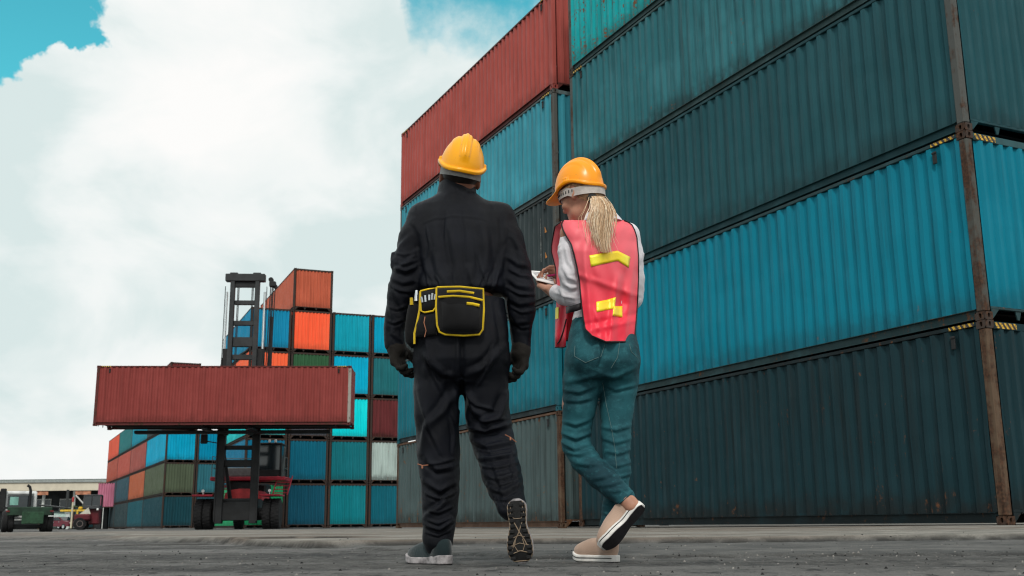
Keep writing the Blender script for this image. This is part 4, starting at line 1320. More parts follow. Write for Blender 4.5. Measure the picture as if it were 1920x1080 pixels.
def shoe(parent, origin, heel, fwd, up, L, m_up, m_sole, m_rim, style, names=('shoe', 'sole'), wide=1.0):
    """local frame: y heel to toe, z from sole to ankle, x to the right; heel is the point under the heel's back end"""
    fwd = Vector(fwd).normalized(); up = Vector(up); up = (up - fwd * up.dot(fwd)).normalized(); rt = fwd.cross(up)
    R = np.array([rt, fwd, up]).T; o = A3(heel); q = L / .28
    def half(y):      # half width of the sole along its length, and its centre line
        t = np.clip(y / L, 0, 1)
        w = wide * (.034 + .012 * sstep(.35, .72, t)) - .005 * wide * np.exp(-((t - .42) / .13) ** 2)
        ends = np.sqrt(np.clip(1 - ((t - .13) / .13) ** 2, 0, 1)) * (t < .13) + (t >= .13) * 1.0
        tip = np.where(t > .80, np.sqrt(np.clip(1 - ((t - .80) / .20) ** 2, 0, 1)), 1)
        return w * ends * tip * q
    spring = lambda y: .016 * q * sstep(.72, 1.02, y / L) ** 1.3
    th = .019 if style == 'runner' else .024
    f = Field((-.07, -.03, -.02), (.07, L + .03, .15), .0034)
    def solef(P):
        x, y, z = P[..., 0], P[..., 1], P[..., 2] - spring(P[..., 1])
        yy = np.clip(y, .002, L - .002)
        d = np.sqrt(np.maximum(np.abs(x) - half(yy), 0) ** 2 + np.maximum(np.abs(y - L / 2) - L / 2, 0) ** 2)
        ins = np.maximum(np.abs(x) - half(yy), np.abs(y - L / 2) - L / 2)
        d = np.where(ins > 0, d, ins)
        t_ = th * (1.15 if style == 'runner' else 1) + (.010 * sstep(.55, 0, y / L) if style == 'runner' else 0)
        return np.maximum(d, np.maximum(-z, z - t_)) - .002
    f.add(solef, (-.07, -.02, 0), (.07, L + .02, .07), 0)
    V, F = f.mesh(); V = relax(V, F, 1, .4)
    mrim = to_obj('midsole', o + V @ R.T, F, m_rim, None, None)
    g = Field((-.08, -.04, -.01), (.08, L + .04, .17), .0036)
    hi = .088 if style == 'runner' else .070
    g.ell((0, L * .76, th + .016), (.040 * q, L * .235, .034), None, .02)
    g.ell((0, L * .50, th + .022), (.035 * q, L * .30, .045), None, .03)
    g.ell((0, L * .17, th + .030), (.033 * q, L * .165, .052), None, .03)
    g.cap((0, L * .20, th + .03), (0, L * .19, th + hi - .03), .034 * q, .036 * q, .02)
    g.cap((0, L * .60, th + .040), (0, L * .34, th + hi - .022), .016, .020, .02)       # tongue
    g.add(lambda P: P[..., 2] - (th - .006) , (-.08, -.04, -.01), (.08, L + .04, th - .004), 0, 's')
    g.cap((0, L * .205, th + hi - .012), (0, L * .20, th + hi + .06), .031 * q, .034 * q, .006, 's')
    V, F = g.mesh(); V = relax(V, F, 2, .5)
    keep = V[:, 2] > th * .55
    ok = keep[F].all(1)
    up_o = to_obj(names[0], o + V @ R.T, F[ok], m_up, parent, origin)
    mrim.parent = up_o
    mrim.data.transform(Matrix.Translation(-Vector(origin)))
    Lc = lambda x, y, z: Vector(o + R @ np.array([x, y, z]))
    # outsole with lugs
    mb = MB(); ysn = np.linspace(.006, L - .006, 26)
    for i in range(len(ysn) - 1):
        y0, y1 = ysn[i], ysn[i + 1]; w0, w1 = half(y0) * .96, half(y1) * .96; s0, s1 = spring(y0), spring(y1)
        vs = [Lc(x, y, z) - Vector(origin) for (y, w, s_) in ((y0, w0, s0), (y1, w1, s1)) for x, z in ((-w, -.004 + s_), (w, -.004 + s_), (w, .003 + s_), (-w, .003 + s_))]
        mb.add(vs, [(0, 1, 5, 4), (3, 2, 6, 7), (0, 4, 7, 3), (1, 5, 6, 2)])
    so = mb.build('outsole', m_sole, up_o)
    return up_o, so, Lc, half, spring

# ------------------------------------------------------------------ the person in black
YM = 4.30
def M(px, py, dy=0.0): return at(px, py, YM + dy)
def pr(p): return p / 455.0
def cloth(name, col, rough=.75, weave=900, sheen=.25, var=.35, fold=.25, spec=.12):
    t = NT(name)
    v = t.coords((1, 1, 1), rand=False)
    n = t.noise(v, 5, 6, .6); w = t.noise(v, weave, 2, .5); k = t.noise(t.coords((1, 1, .4), rand=False), 26, 5, .6)
    c = t.mix(t.ramp(n, .3, .7), tuple(x * (1 - var) for x in col), tuple(x * (1 + var) for x in col))
    t.bump(t.math('ADD', t.math('MULTIPLY', w, .25), t.math('MULTIPLY', k, fold)), .7, .012)
    t.b.inputs['Sheen Weight'].default_value = sheen; t.b.inputs['Sheen Roughness'].default_value = .45
    return t.out(c, rough, 0, spec)
NAVY = cloth('coverall_cloth', (.0036, .0046, .0082), .43, sheen=.0, spec=.17)
SKIN = plain('skin', (.42, .21, .14), .55, var=.2, scale=20)
SKIN_D = plain('skin_tanned', (.22, .095, .060), .55, var=.2, scale=20)
HAIR_D = plain('hair_dark', (.014, .010, .008), .5, var=.4, scale=60)
def helmet_mat(name, col):
    t = NT(name); v = t.coords((1, 1, 1)); n = t.noise(v, 4, 6, .6); s = t.noise(v, 60, 4, .6)
    c = t.mix(t.ramp(n, .45, .8, 0, .5), col, tuple(x * .78 for x in col))
    c = t.mix(t.ramp(s, .62, .75, 0, .35), c, (.25, .17, .08))
    t.bump(s, .08, .002)
    t.b.inputs['Coat Weight'].default_value = .15; t.b.inputs['Coat Roughness'].default_value = .2
    return t.out(c, t.ramp(n, .3, .7, .30, .44), 0, .3)
YELLOW = helmet_mat('helmet_yellow', (.95, .40, .004))
AMBER = helmet_mat('helmet_amber', (.95, .33, .003))
BAND = plain('headband_grey', (.24, .24, .23), .6, var=.3, scale=30)
BLKN = cloth('pouch_nylon', (.008, .008, .009), .7, sheen=.1)
TRIM = cloth('trim_yellow', (.62, .42, .012), .6, sheen=.2)
STEEL = plain('tool_steel', (.65, .68, .70), .28, .9, var=.3)
GLOVE = cloth('glove_leather', (.014, .0125, .011), .8, sheen=.04, weave=300)

m0 = Vector((M(868, 1000).x, YM, gz(M(868, 1000).x, YM)))
man = thing('person', 'person in a black coverall, yellow hard hat and tool belt, seen from behind mid stride', 'person', m0)
# body (head, neck, trunk and limbs under the clothes)
hc = M(863, 334, .0); RH = frame_of(math.radians(4), math.radians(-8), math.radians(7))
fb = Field(m0 + Vector((-.42, -.45, -.02)), m0 + Vector((.42, .45, 1.80)), .0075)
HT = head_sdf(fb, hc, RH)
fb.cap(HT(0, -.022, -.05), M(858, 392, .01), .056, .062, .03)
tor = [(395, 815, 915, .085), (430, 800, 935, .10), (500, 805, 925, .105), (560, 805, 925, .10), (640, 800, 930, .11), (700, 805, 925, .10)]
fb.loft([(M((a + b) / 2, y), pr((b - a) / 2), d) for y, a, b, d in tor], 0, .03)
LA = [(792, 420, .0), (766, 500, .0), (742, 600, .03), (738, 640, .045)]
RA = [(935, 420, .0), (962, 500, -.01), (978, 600, .03), (977, 648, .05)]
for arm in (LA, RA): fb.tube([M(*p) for p in arm], [.05, .043, .034, .028], .03)
LL = [(822, 690, .0), (818, 770, .02), (822, 860, .05), (824, 930, .06), (823, 985, .07), (822, 1020, .07)]
RL = [(908, 690, .0), (912, 770, .03), (926, 836, .05), (942, 885, -.03), (955, 925, -.11), (963, 955, -.155)]
fb.tube([M(*p) for p in LL], [.075, .068, .05, .045, .036, .034], .03)
fb.tube([M(*p) for p in RL], [.075, .068, .05, .045, .036, .034], .03)
V, F = fb.mesh(); V = relax(V, F, 1, .4)
to_obj('body', V, F, SKIN_D, man, m0)
# eyes
for s in (-1, 1):
    mb = MB(); c = HT(s * .031, .079, .003)
    mb.lathe([(.001, -.0122), (.008, -.009), (.0122, 0), (.008, .009), (.001, .0122)], Vector(c) - m0, (0, 1, 0), 12).build('eye', plain('eye_white', (.6, .58, .55), .2), man, True)
# hair below the helmet
fh = Field(A3(hc) - .16, A3(hc) + .16, .005)
E_ = lambda c, r, k=.01, op='u': fh.ell(HT(*c), r, RH, k, op)
E_((0, -.016, .028), (.080, .0985, .092)); E_((0, -.030, .004), (.070, .070, .030), .02)
E_((0, .085, -.01), (.10, .085, .12), .01, 's')
for s in (-1, 1): E_((s * .088, -.002, -.012), (.022, .030, .038), .004, 's')
V, F = fh.mesh(); to_obj('hair', V, F, HAIR_D, man, m0)
helm, HM = helmet_obj('hard_hat', HT(0, -.004, .034), frame_of(math.radians(5), math.radians(-15), math.radians(10)), man, m0, YELLOW, .97)
# suspension band under the shell at the back
mb = MB()
for (zz, hgt, r0) in ((-.020, .034, 1.0),):
    pts = []
    for k in range(25):
        a = math.pi * (1.06 + .88 * k / 24)
        pts.append((math.cos(a) * .089, math.sin(a) * .116 - .004))
    vs, fs = [], []
    for i, (x, y) in enumerate(pts):
        for zq in (zz - hgt / 2, zz + hgt / 2):
            for sc_ in (1.0, 1.03): vs.append(Vector(HM(x * sc_, y * sc_, zq)) - m0)
    for i in range(len(pts) - 1):
        a, b = i * 4, i * 4 + 4
        fs += [(a, b, b + 2, a + 2), (a + 1, a + 3, b + 3, b + 1), (a, a + 1, b + 1, b), (a + 2, b + 2, b + 3, a + 3)]
    mb.add(vs, fs)
hb = mb.build('headband', BAND, helm, True)
# jacket
fj = Field(m0 + Vector((-.42, -.28, .75)), m0 + Vector((.42, .30, 1.62)), .0052)
sh = [(364, 824, 891, .062, .0), (376, 806, 908, .078, .0), (390, 788, 930, .094, 0), (408, 780, 945, .108, 0), (435, 780, 953, .120, -.005), (470, 785, 950, .128, -.005), (505, 788, 949, .132, 0), (532, 784, 950, .138, 0), (545, 785, 950, .137, 0), (553, 792, 944, .122, 0)]
fj.loft([(M((a + b) / 2, y, dy), pr((b - a) / 2), d) for y, a, b, d, dy in sh], 0, .02, 2.3)
fj.tube([M(796, 414, .0), M(778, 448, .0), M(763, 500, -.005), M(753, 546, .005), M(743, 592, .025), M(739, 616, .035), M(739, 637, .04)], [.070, .066, .058, .057, .046, .041, .039], .035)
fj.tube([M(934, 412, .0), M(952, 448, -.005), M(968, 500, -.015), M(975, 546, -.005), M(978, 585, .02), M(977, 618, .04), M(977, 645, .05)], [.070, .066, .056, .058, .053, .042, .038], .035)
fj.cap(M(795, 410, .0), M(858, 382, .01), .050, .050, .04); fj.cap(M(935, 409, .0), M(858, 382, .01), .050, .050, .04)
# stand collar
cR = frame_of(0, math.radians(-6), math.radians(3))
def collar(P):
    q = (P - A3(M(857, 356, .0))) @ cR
    e = np.sqrt((q[..., 0] / .072) ** 2 + ((q[..., 1] - .01) / .080) ** 2)
    top = .026 + .008 * sstep(.02, -.08, q[..., 1])
    return np.maximum(np.abs((e - 1) * .08 - q[..., 2] * -.16) - .0075, np.maximum(q[..., 2] - top, -.036 - q[..., 2]))
fj.add(collar, A3(M(857, 356)) - .12, A3(M(857, 356)) + .12, .003)
# cuffs, chest pocket flap on the sleeve
for c0, c1, r in ((M(739, 628, .038), M(740, 645, .042), .041), (M(977, 636, .047), M(977, 652, .052), .039)):
    fj.cap(c0, c1, r, r, .008)
fj.rbox(M(738, 487, -.01), (.011, .024, .030), .008, None, .02)
V, F = fj.mesh(); V = relax(V, F, 2, .5); N = normals(V, F)
low = sstep(.99, .86, V[:, 2]); arms = (np.abs(V[:, 0] - m0.x) > .19)
S = np.stack([V[:, 0] * 1.0, V[:, 1], V[:, 2] * .38], -1)
V = V + N * (.0050 * fbm(S, 14, 3, 21) * (.6 + .8 * low) + .0035 * fbm(V, 9, 3, 22))[:, None]
# ring folds at the elbows
V = V + N * (.0030 * arms * np.abs(vnoise(np.stack([V[:, 0] * .6, V[:, 1] * .6, V[:, 2] * 2.2 + V[:, 0] * 1.2], -1), 17, 23)))[:, None]
N = normals(V, F)
jf = [([(800, 425), (806, 460), (800, 495)], .005, 3), ([(838, 400), (834, 440), (840, 490)], .004, 3.2), ([(870, 395), (876, 450), (872, 520)], .004, 3), ([(895, 470), (902, 505), (915, 535)], .005, 3), ([(850, 510), (852, 532), (846, 546)], .006, 3), ([(815, 515), (826, 532), (830, 546)], .006, 3), ([(870, 520), (874, 536), (884, 547)], .006, 3), ([(915, 515), (908, 532), (898, 546)], .006, 3), ([(932, 510), (928, 530), (918, 546)], .006, 3), ([(797, 510), (802, 528), (812, 544)], .006, 3),
      ([(745, 475), (760, 478), (780, 470)], .006, 3), ([(742, 492), (758, 496), (782, 488)], .006, 3), ([(732, 535), (750, 545), (776, 548)], .006, 3), ([(728, 575), (745, 580), (764, 572)], .005, 3), ([(724, 600), (738, 606), (758, 598)], .005, 3), ([(955, 505), (975, 516), (998, 520)], .006, 3), ([(952, 540), (975, 552), (1004, 552)], .006, 3), ([(958, 575), (978, 586), (1003, 582)], .005, 3), ([(962, 605), (978, 615), (998, 612)], .005, 3), ([(965, 450), (975, 480), (978, 510)], .005, 3),
      ([(846, 385), (845, 430), (858, 500), (862, 538)], .007, 9), ([(815, 470), (822, 510), (842, 540)], .007, 7), ([(905, 420), (912, 470), (905, 520), (890, 542)], .007, 8), ([(925, 400), (935, 440), (938, 500)], .006, 7),
      ([(880, 500), (886, 530), (900, 545)], .008, 6), ([(790, 470), (800, 505), (822, 535)], .008, 6), ([(945, 470), (936, 510), (915, 540)], .008, 6), ([(790, 532), (850, 541), (940, 533)], .012, 7), ([(790, 420), (815, 409), (858, 405), (900, 408), (925, 418)], .0022, 2.5),
      ([(775, 412), (790, 440), (795, 480)], .007, 6), ([(948, 410), (946, 440), (945, 480)], .007, 6),
      ([(770, 440), (752, 460), (738, 490)], .007, 5), ([(782, 470), (765, 490), (745, 505)], .008, 5), ([(735, 500), (760, 508), (780, 500)], .010, 5), ([(730, 520), (755, 530), (778, 525)], .008, 5), ([(740, 545), (750, 570), (760, 590)], .008, 5), ([(728, 560), (735, 590), (745, 612)], .006, 5),
      ([(958, 440), (975, 465), (985, 495)], .007, 5), ([(950, 480), (972, 495), (992, 500)], .008, 5), ([(950, 520), (970, 535), (1000, 540)], .008, 5), ([(955, 560), (975, 570), (1003, 565)], .007, 5), ([(985, 520), (990, 560), (985, 610)], .006, 6), ([(958, 590), (970, 605), (992, 602)], .007, 5), ([(740, 608), (735, 625), (752, 640)], .005, 4)]
V = creases(V, N, [(p_, a_ * (1.15 if 800 < p_[0][0] < 935 else .85), w_) for p_, a_, w_ in jf])
to_obj('jacket', V, F, NAVY, man, m0)
# yoke and sleeve seams
def seam(name, pts, dyf, m, parent, r=.0016, o=None):
    return MB().tube([Vector(p) - (o or m0) for p in pts], r, 6).build(name, m, parent, True)
# trousers
ft = Field(m0 + Vector((-.30, -.50, .0)), m0 + Vector((.34, .32, 1.06)), .0052)
pl = [(546, 788, 944, .118, 0), (570, 783, 947, .125, 0), (600, 779, 951, .135, -.005), (640, 777, 953, .142, -.008), (680, 777, 955, .140, -.005), (700, 784, 950, .125, 0), (722, 800, 935, .09, 0)]
ft.loft([(M((a + b) / 2, y, dy), pr((b - a) / 2), d) for y, a, b, d, dy in pl], 0, .02, 2.5)
ft.tube([M(822, 680, .0), M(819, 730, .01), M(818, 775, .02), M(820, 815, .035), M(821, 855, .045), M(824, 895, .05), M(825, 935, .055), M(824, 975, .06), M(822, 1003, .065)], [.094, .092, .090, .087, .083, .077, .071, .061, .054], .025)
ft.tube([M(908, 680, .0), M(911, 730, .015), M(914, 775, .035), M(925, 820, .055), M(932, 850, .03), M(940, 885, -.03), M(949, 915, -.085), M(957, 938, -.13)], [.094, .091, .089, .087, .084, .078, .066, .054], .025)
for hem0, hem1, r in ((M(822, 995, .065), M(822, 1013, .067), .058), (M(954, 930, -.115), M(960, 948, -.145), .056)): ft.cap(hem0, hem1, r, r * .97, .006)
V, F = ft.mesh(); V = relax(V, F, 2, .5); N = normals(V, F)
S = np.stack([V[:, 0], V[:, 1], V[:, 2] * .45], -1)
knee = np.exp(-((V[:, 2] - .42) / .22) ** 2)
V = V + N * (.0055 * fbm(S, 10, 3, 31) + .004 * fbm(V, 13, 2, 33) * knee)[:, None]
ring = np.stack([V[:, 0] * .7, V[:, 1] * .7, V[:, 2] * 2.0 + .9 * V[:, 0]], -1)
V = V + N * (.007 * np.abs(vnoise(ring, 12, 34)) * sstep(.50, .12, V[:, 2]))[:, None]
N = normals(V, F)
tf = [([(875, 735), (895, 760), (930, 770)], .006, 3.5), ([(880, 780), (905, 790), (950, 785)], .006, 3.5), ([(893, 842), (920, 848), (962, 842)], .006, 3), ([(905, 875), (930, 878), (970, 868)], .006, 3), ([(915, 902), (938, 910), (974, 895)], .006, 3), ([(930, 935), (948, 938), (970, 925)], .005, 3), ([(800, 870), (825, 868), (852, 860)], .005, 3.5), ([(798, 925), (822, 935), (850, 925)], .006, 3.5), ([(802, 955), (822, 962), (848, 950)], .006, 3), ([(802, 975), (822, 982), (846, 970)], .006, 3), ([(798, 998), (822, 1004), (844, 994)], .005, 3), ([(845, 780), (852, 815), (850, 850)], .005, 3.5), ([(795, 770), (808, 810), (826, 850)], .005, 4), ([(800, 640), (812, 700), (830, 740)], .005, 4), ([(925, 650), (915, 690), (890, 730)], .006, 4),
      ([(866, 600), (866, 660), (866, 720), (862, 765)], -.010, 5), ([(790, 660), (830, 700), (860, 705)], .009, 8), ([(945, 650), (905, 690), (872, 705)], .009, 8), ([(860, 720), (830, 770), (800, 800)], .011, 9), ([(786, 730), (800, 790), (790, 850)], .008, 8),
      ([(872, 720), (890, 770), (925, 800)], .012, 8), ([(950, 740), (935, 780), (895, 795)], .012, 7), ([(875, 800), (910, 808), (955, 795)], .012, 6), ([(885, 825), (915, 838), (960, 828)], .010, 6), ([(900, 860), (925, 858), (965, 850)], .008, 5),
      ([(845, 700), (850, 750), (858, 790)], .008, 6), ([(800, 860), (820, 880), (850, 875)], .009, 6), ([(795, 900), (825, 920), (853, 905)], .009, 6), ([(845, 920), (825, 950), (800, 965)], .010, 6), ([(800, 985), (825, 992), (848, 975)], .010, 5), ([(910, 890), (935, 900), (972, 885)], .008, 5), ([(920, 915), (945, 925), (975, 905)], .008, 5), ([(960, 850), (968, 890), (972, 920)], .006, 4), ([(925, 870), (940, 910), (945, 945)], .007, 5), ([(780, 600), (800, 640), (800, 700)], .006, 8), ([(935, 570), (945, 620), (950, 680)], .006, 6)]
V = creases(V, N, [(p_, a_ * 1.3, w_ * .9) for p_, a_, w_ in tf])
to_obj('trousers', V, F, NAVY, man, m0)
# pocket zips on the legs
ZIP = plain('zip_copper', (.40, .17, .10), .4, .5, var=.3)
def zipper(pts):
    z = MB().tube([Vector(p) - m0 for p in pts], .0022, 6).build('zip', ZIP, man, True)
    a, b = Vector(pts[0]) - m0, Vector(pts[1]) - m0
    MB().box(b + Vector((0, -.006, -.006)), (.007, .005, .014), bev=.002).build('zip_pull', ZIP, z)
zipper([M(783, 870, -.045), M(792, 873, -.052), M(803, 872, -.054)]); zipper([M(968, 829, -.035), M(957, 820, -.046), M(947, 815, -.053)])
# gloves
for (w, d, n, s, cur, th) in ((M(741, 640, .045), M(750, 705, .05) - M(741, 640, .045), (.85, -.45, .1), (.45, .85, 0), (.55, .62, .70, .75), .75),
                              (M(977, 648, .052), M(976, 712, .05) - M(977, 648, .052), (-.80, -.55, .1), (-.55, .80, 0), (.60, .68, .76, .82), .75)):
    fg = Field(A3(w) - .16 - np.array([0, 0, .10]), A3(w) + .14, .0036)
    hand(fg, w, d, n, s, 1.04, cur, th, 1.36, .05, .008)
    fg.cap(Vector(w) - Vector(d).normalized() * .02, Vector(w) + Vector(d).normalized() * .02, .033, .034, .010)
    V, F = fg.mesh(); V = relax(V, F, 1, .4); N = normals(V, F); V = V + N * (.0014 * fbm(V, 60, 2, 41))[:, None]
    to_obj('glove', V, F, GLOVE, man, m0)
# belt and pouches
fl = Field(m0 + Vector((-.26, -.22, .86)), m0 + Vector((.26, .22, 1.06)), .005)
pb = [(541, 781, 948, .134), (549, 781, 948, .136), (557, 781, 948, .136)]
fl.loft([(M((a + b) / 2, y), pr((b - a) / 2) + .002, d + .002) for y, a, b, d in pb], 0, 0, 2.4)
V, F = fl.mesh(); V = relax(V, F, 2, .5)
belt = to_obj('tool_belt', V, F, BLKN, man, m0)
def slab_px(name, outline, Yf, thick, m, parent, bulge=0.0):
    """a padded flat piece: outline in photo pixels on the near face, thickness going away"""
    mb = MB(); k = len(outline)
    fr_ = [at(x, y, Yf) - m0 for x, y in outline]; bk = [p + Vector((0, thick, .004)) for p in fr_]
    c = sum(fr_, Vector()) / k
    ins = [c.lerp(p, .90) + Vector((0, -.008 - bulge * .3, 0)) for p in fr_]; ins2 = [c.lerp(p, .5) + Vector((0, -.010 - bulge, 0)) for p in fr_]
    vs = bk + fr_ + ins + ins2 + [c + Vector((0, -.011 - bulge, 0))]
    fs = [tuple(range(k))]
    for r_ in range(3):
        fs += [(r_ * k + i, r_ * k + (i + 1) % k, (r_ + 1) * k + (i + 1) % k, (r_ + 1) * k + i) for i in range(k)]
    fs += [(3 * k + i, 3 * k + (i + 1) % k, 4 * k) for i in range(k)]
    mb.add(vs, fs)
    return mb.build(name, m, parent, True, 50)
def band_px(name, line, Yf, w, m, parent, r=None):
    return MB().tube([at(x, y, Yf) - m0 for x, y in line], r or .0042, 8).build(name, m, parent, True)
main_o = [(819, 539), (862, 538), (906, 542), (907, 580), (905, 618), (899, 627), (870, 629), (835, 627), (824, 622), (820, 610), (818, 575)]
pm = slab_px('pouch', main_o, 4.130, .06, BLKN, belt, .018)
YP = 4.118
band_px('pouch_trim', main_o + main_o[:1], YP + .012, 0, TRIM, pm, .0052)
band_px('pouch_band', [(822, 557), (850, 555), (880, 557), (905, 563)], YP - .012, 0, TRIM, pm, .0048)
band_px('pouch_band', [(838, 547), (862, 546), (889, 550)], YP - .004, 0, TRIM, pm, .0058)
band_px('pouch_tab', [(875, 569), (886, 570), (899, 573)], YP - .016, 0, TRIM, pm, .0065)
slab_px('pouch_flap', [(826, 566), (862, 563), (902, 570), (901, 615), (890, 621), (840, 621), (828, 614)], YP - .001, .01, BLKN, pm, .012)
left_o = [(788, 546), (804, 542), (819, 540), (818, 575), (812, 583), (796, 586), (789, 583)]
p2_ = slab_px('pouch', left_o, 4.150, .05, BLKN, belt, .008)
band_px('pouch_trim', left_o + left_o[:1], 4.140, 0, TRIM, p2_, .0040)
for i, (x, y) in enumerate(((792, 561), (798, 560), (805, 557), (810, 556), (815, 556))):
    a = at(x, y + 6, 4.134) - m0; MB().tube([a, a + Vector((.002 * (i - 2), -.002, .022 + .004 * (i % 2)))], [.0050, .0050], 8).build('tool', STEEL, p2_, True)
low_o = [(789, 588), (800, 587), (818, 584), (819, 628), (800, 630), (780, 632), (779, 610)]
slab_px('hanging_panel', low_o, 4.155, .03, BLKN, belt, .004)
band_px('panel_trim', [(788, 548), (787, 580), (782, 605), (777, 625), (777, 645)], 4.150, 0, TRIM, belt, .0045)
side_o = [(769, 562), (783, 556), (787, 585), (782, 612), (777, 645), (768, 648), (760, 640), (759, 615), (763, 585)]
ps = slab_px('side_pouch', side_o, 4.200, .10, BLKN, belt, .006)
a = at(781, 565, 4.19) - m0; MB().tube([a, a + Vector((0, 0, .045))], [.011, .006], 10).build('tool', STEEL, ps, True)
a = at(772, 572, 4.19) - m0; MB().tube([a, a + Vector((-.002, 0, .03))], [.008, .006], 10).build('tool', TRIM, ps, True)
MB().tube([at(797, 594, 4.142) - m0, at(795, 605, 4.138) - m0, at(799, 620, 4.142) - m0, at(796, 632, 4.142) - m0], .0022, 6).build('cord', ZIP, ps, True)
# shoes
SHOE_T = cloth('shoe_mesh_teal', (.015, .028, .031), .8, weave=260, sheen=.3)
SOLE_B = plain('sole_black', (.012, .012, .012), .7, var=.4, scale=30, bump=.3)
RIM_G = plain('midsole_grey', (.33, .31, .315), .7, var=.6, scale=25)
LINE_T = plain('tread_tan', (.24, .18, .125), .7, var=.3, scale=40)
hx = at(842, 1054, 4.30); hx.z = gz(hx.x, hx.y) + .004
shoe(man, m0, hx, (-.62, .78, 0), (0, 0, 1), .278, SHOE_T, SOLE_B, RIM_G, 'runner')
heel = at(967, 936, 4.085); toe = at(978, 1057, 4.10)
uo, so, Lc, hf, spg = shoe(man, m0, heel, toe - heel, (.10, 1, .12), (toe - heel).length, SHOE_T, SOLE_B, RIM_G, 'runner', wide=1.22)
Ls = (toe - heel).length
# tread of the raised sole: lugs along both edges, and pale flex lines
for i in range(11):
    y = .016 + i * (Ls - .03) / 10.6
    for s in (-1, 1):
        w = float(hf(np.array(y + .004)))
        if w < .018: continue
        c = Lc(s * (w - .011), y + .004, -.0065 + float(spg(np.array(y)))) - m0
        R_ = Matrix((Lc(1, 0, 0) - Lc(0, 0, 0), Lc(0, 1, 0) - Lc(0, 0, 0), Lc(0, 0, 1) - Lc(0, 0, 0))).transposed()
        MB().box(c, (.020, .0125, .006), R_, .002).build('tread_lug', SOLE_B, so)
def sole_line(pts, r=.0016):
    MB().tube([Lc(x, y * Ls, -.0050 + float(spg(np.array(y * Ls)))) - m0 for x, y in pts], r, 6).build('tread_line', LINE_T, so, True)
rim_line = [(s * float(hf(np.array(t * Ls))) * .97, t) for s, ts in ((1, np.linspace(.03, .96, 14)), (-1, np.linspace(.96, .03, 14))) for t in ts]
sole_line(rim_line, .0020)
sole_line([(-.022, .10), (-.026, .24), (-.012, .30), (.014, .30), (.026, .22), (.022, .10)]); sole_line([(-.016, .34), (.004, .52), (.022, .66), (.030, .74)], .0022); sole_line([(.018, .34), (.0, .52), (-.020, .66), (-.030, .78)], .0022)
sole_line([(-.026, .60), (.0, .56), (.026, .60)]); sole_line([(-.034, .72), (.0, .68), (.034, .72)]); sole_line([(-.034, .84), (.0, .80), (.034, .84)]); sole_line([(-.014, .62), (-.020, .72), (-.010, .80), (.010, .80), (.018, .72), (.012, .62)])

# ------------------------------------------------------------------ the person in the bright vest
YW = 4.40
def Wp(px, py, dy=0.0): return at(px, py, YW + dy)
def wr(p): return p / 445.0
w0 = Vector((Wp(1130, 1000).x, YW, gz(Wp(1130, 1000).x, YW)))
woman = thing('person', 'person in a coral safety vest, blue jeans and amber hard hat with a blond ponytail', 'person', w0)
TY = math.radians(24)
DENIM = None
def denim():
    t = NT('denim')
    v = t.coords((1, 1, 1), rand=False)
    n = t.noise(v, 4, 6, .6); k = t.noise(t.coords((1, 1, 1.5), rand=False), 38, 5, .65); w = t.noise(v, 700, 2, .5)
    c = t.mix(t.ramp(n, .35, .65), (.005, .034, .046), (.018, .112, .135))
    c = t.mix(t.math('MULTIPLY', t.ramp(k, .50, .72), .30), c, (.05, .22, .25))
    t.bump(t.math('ADD', t.math('MULTIPLY', w, .3), t.math('MULTIPLY', k, .35)), .55, .007)
    return t.out(c, .78, 0, .25)
DENIM = denim()
SHIRT = cloth('shirt_white', (.78, .76, .80), .8, sheen=.2, var=.06, fold=.5)
BLOND = plain('hair_blond', (.80, .58, .37), .40, var=.35, scale=120)
BLOND_D = plain('hair_blond_dark', (.44, .28, .15), .5, var=.35, scale=120)
CANVAS = cloth('shoe_canvas', (.46, .32, .245), .85, sheen=.2, weave=350, var=.12)
RUBW = plain('shoe_rubber_white', (.70, .68, .65), .5, var=.15, scale=30)
SOLE_D = plain('sole_dark', (.022, .019, .022), .75, var=.4, scale=50, bump=.3)
# body: head, neck, trunk, arms with bare hands, legs
hw = Wp(1089, 366, .0); RW = frame_of(math.radians(52), math.radians(18), math.radians(-2))
fb = Field(w0 + Vector((-.46, -.34, -.02)), w0 + Vector((.30, .60, 1.70)), .0070)
HW = head_sdf(fb, hw, RW, .93, True)
fb.cap(HW(0, -.030, -.05), Wp(1122, 425, .0), .046, .052, .03)
trw = [(432, 1075, 1180, .075), (470, 1075, 1185, .085), (530, 1085, 1185, .085), (590, 1085, 1178, .085), (640, 1075, 1185, .10), (690, 1075, 1185, .09)]
fb.loft([(Wp((a + b) / 2, y), wr((b - a) / 2), d) for y, a, b, d in trw], TY, .03)
WLA = [Wp(1068, 438, -.07), Wp(1072, 500, -.06), Wp(1074, 556, -.02), Wp(1052, 550, .10), Wp(1036, 546, .20)]
WRA = [Wp(1180, 442, .07), Wp(1188, 500, .10), Wp(1187, 560, .14), Wp(1120, 545, .25), Wp(1062, 524, .30)]
fb.tube(WLA, [.042, .038, .034, .030, .024], .03); fb.tube(WRA, [.042, .038, .034, .030, .024], .03)
hl_d = (Wp(1016, 536, .27) - WLA[-1]); hand(fb, WLA[-1], hl_d, (.25, .30, .92), (.85, .30, -.2), .90, (.55, .6, .65, .7), .6, .95, .05, .005)
hr_d = (Wp(1040, 512, .36) - WRA[-1]); hand(fb, WRA[-1], hr_d, (-.3, -.45, -.82), (.1, -.85, .45), .88, (.75, .8, .95, 1.0), .8, .95, .03, .005)
WLL = [(1094, 680, .0, .075), (1082, 760, .02, .060), (1081, 834, .05, .042), (1108, 878, -.02, .036), (1150, 916, -.09, .030), (1178, 941, -.14, .029), (1186, 950, -.15, .031)]
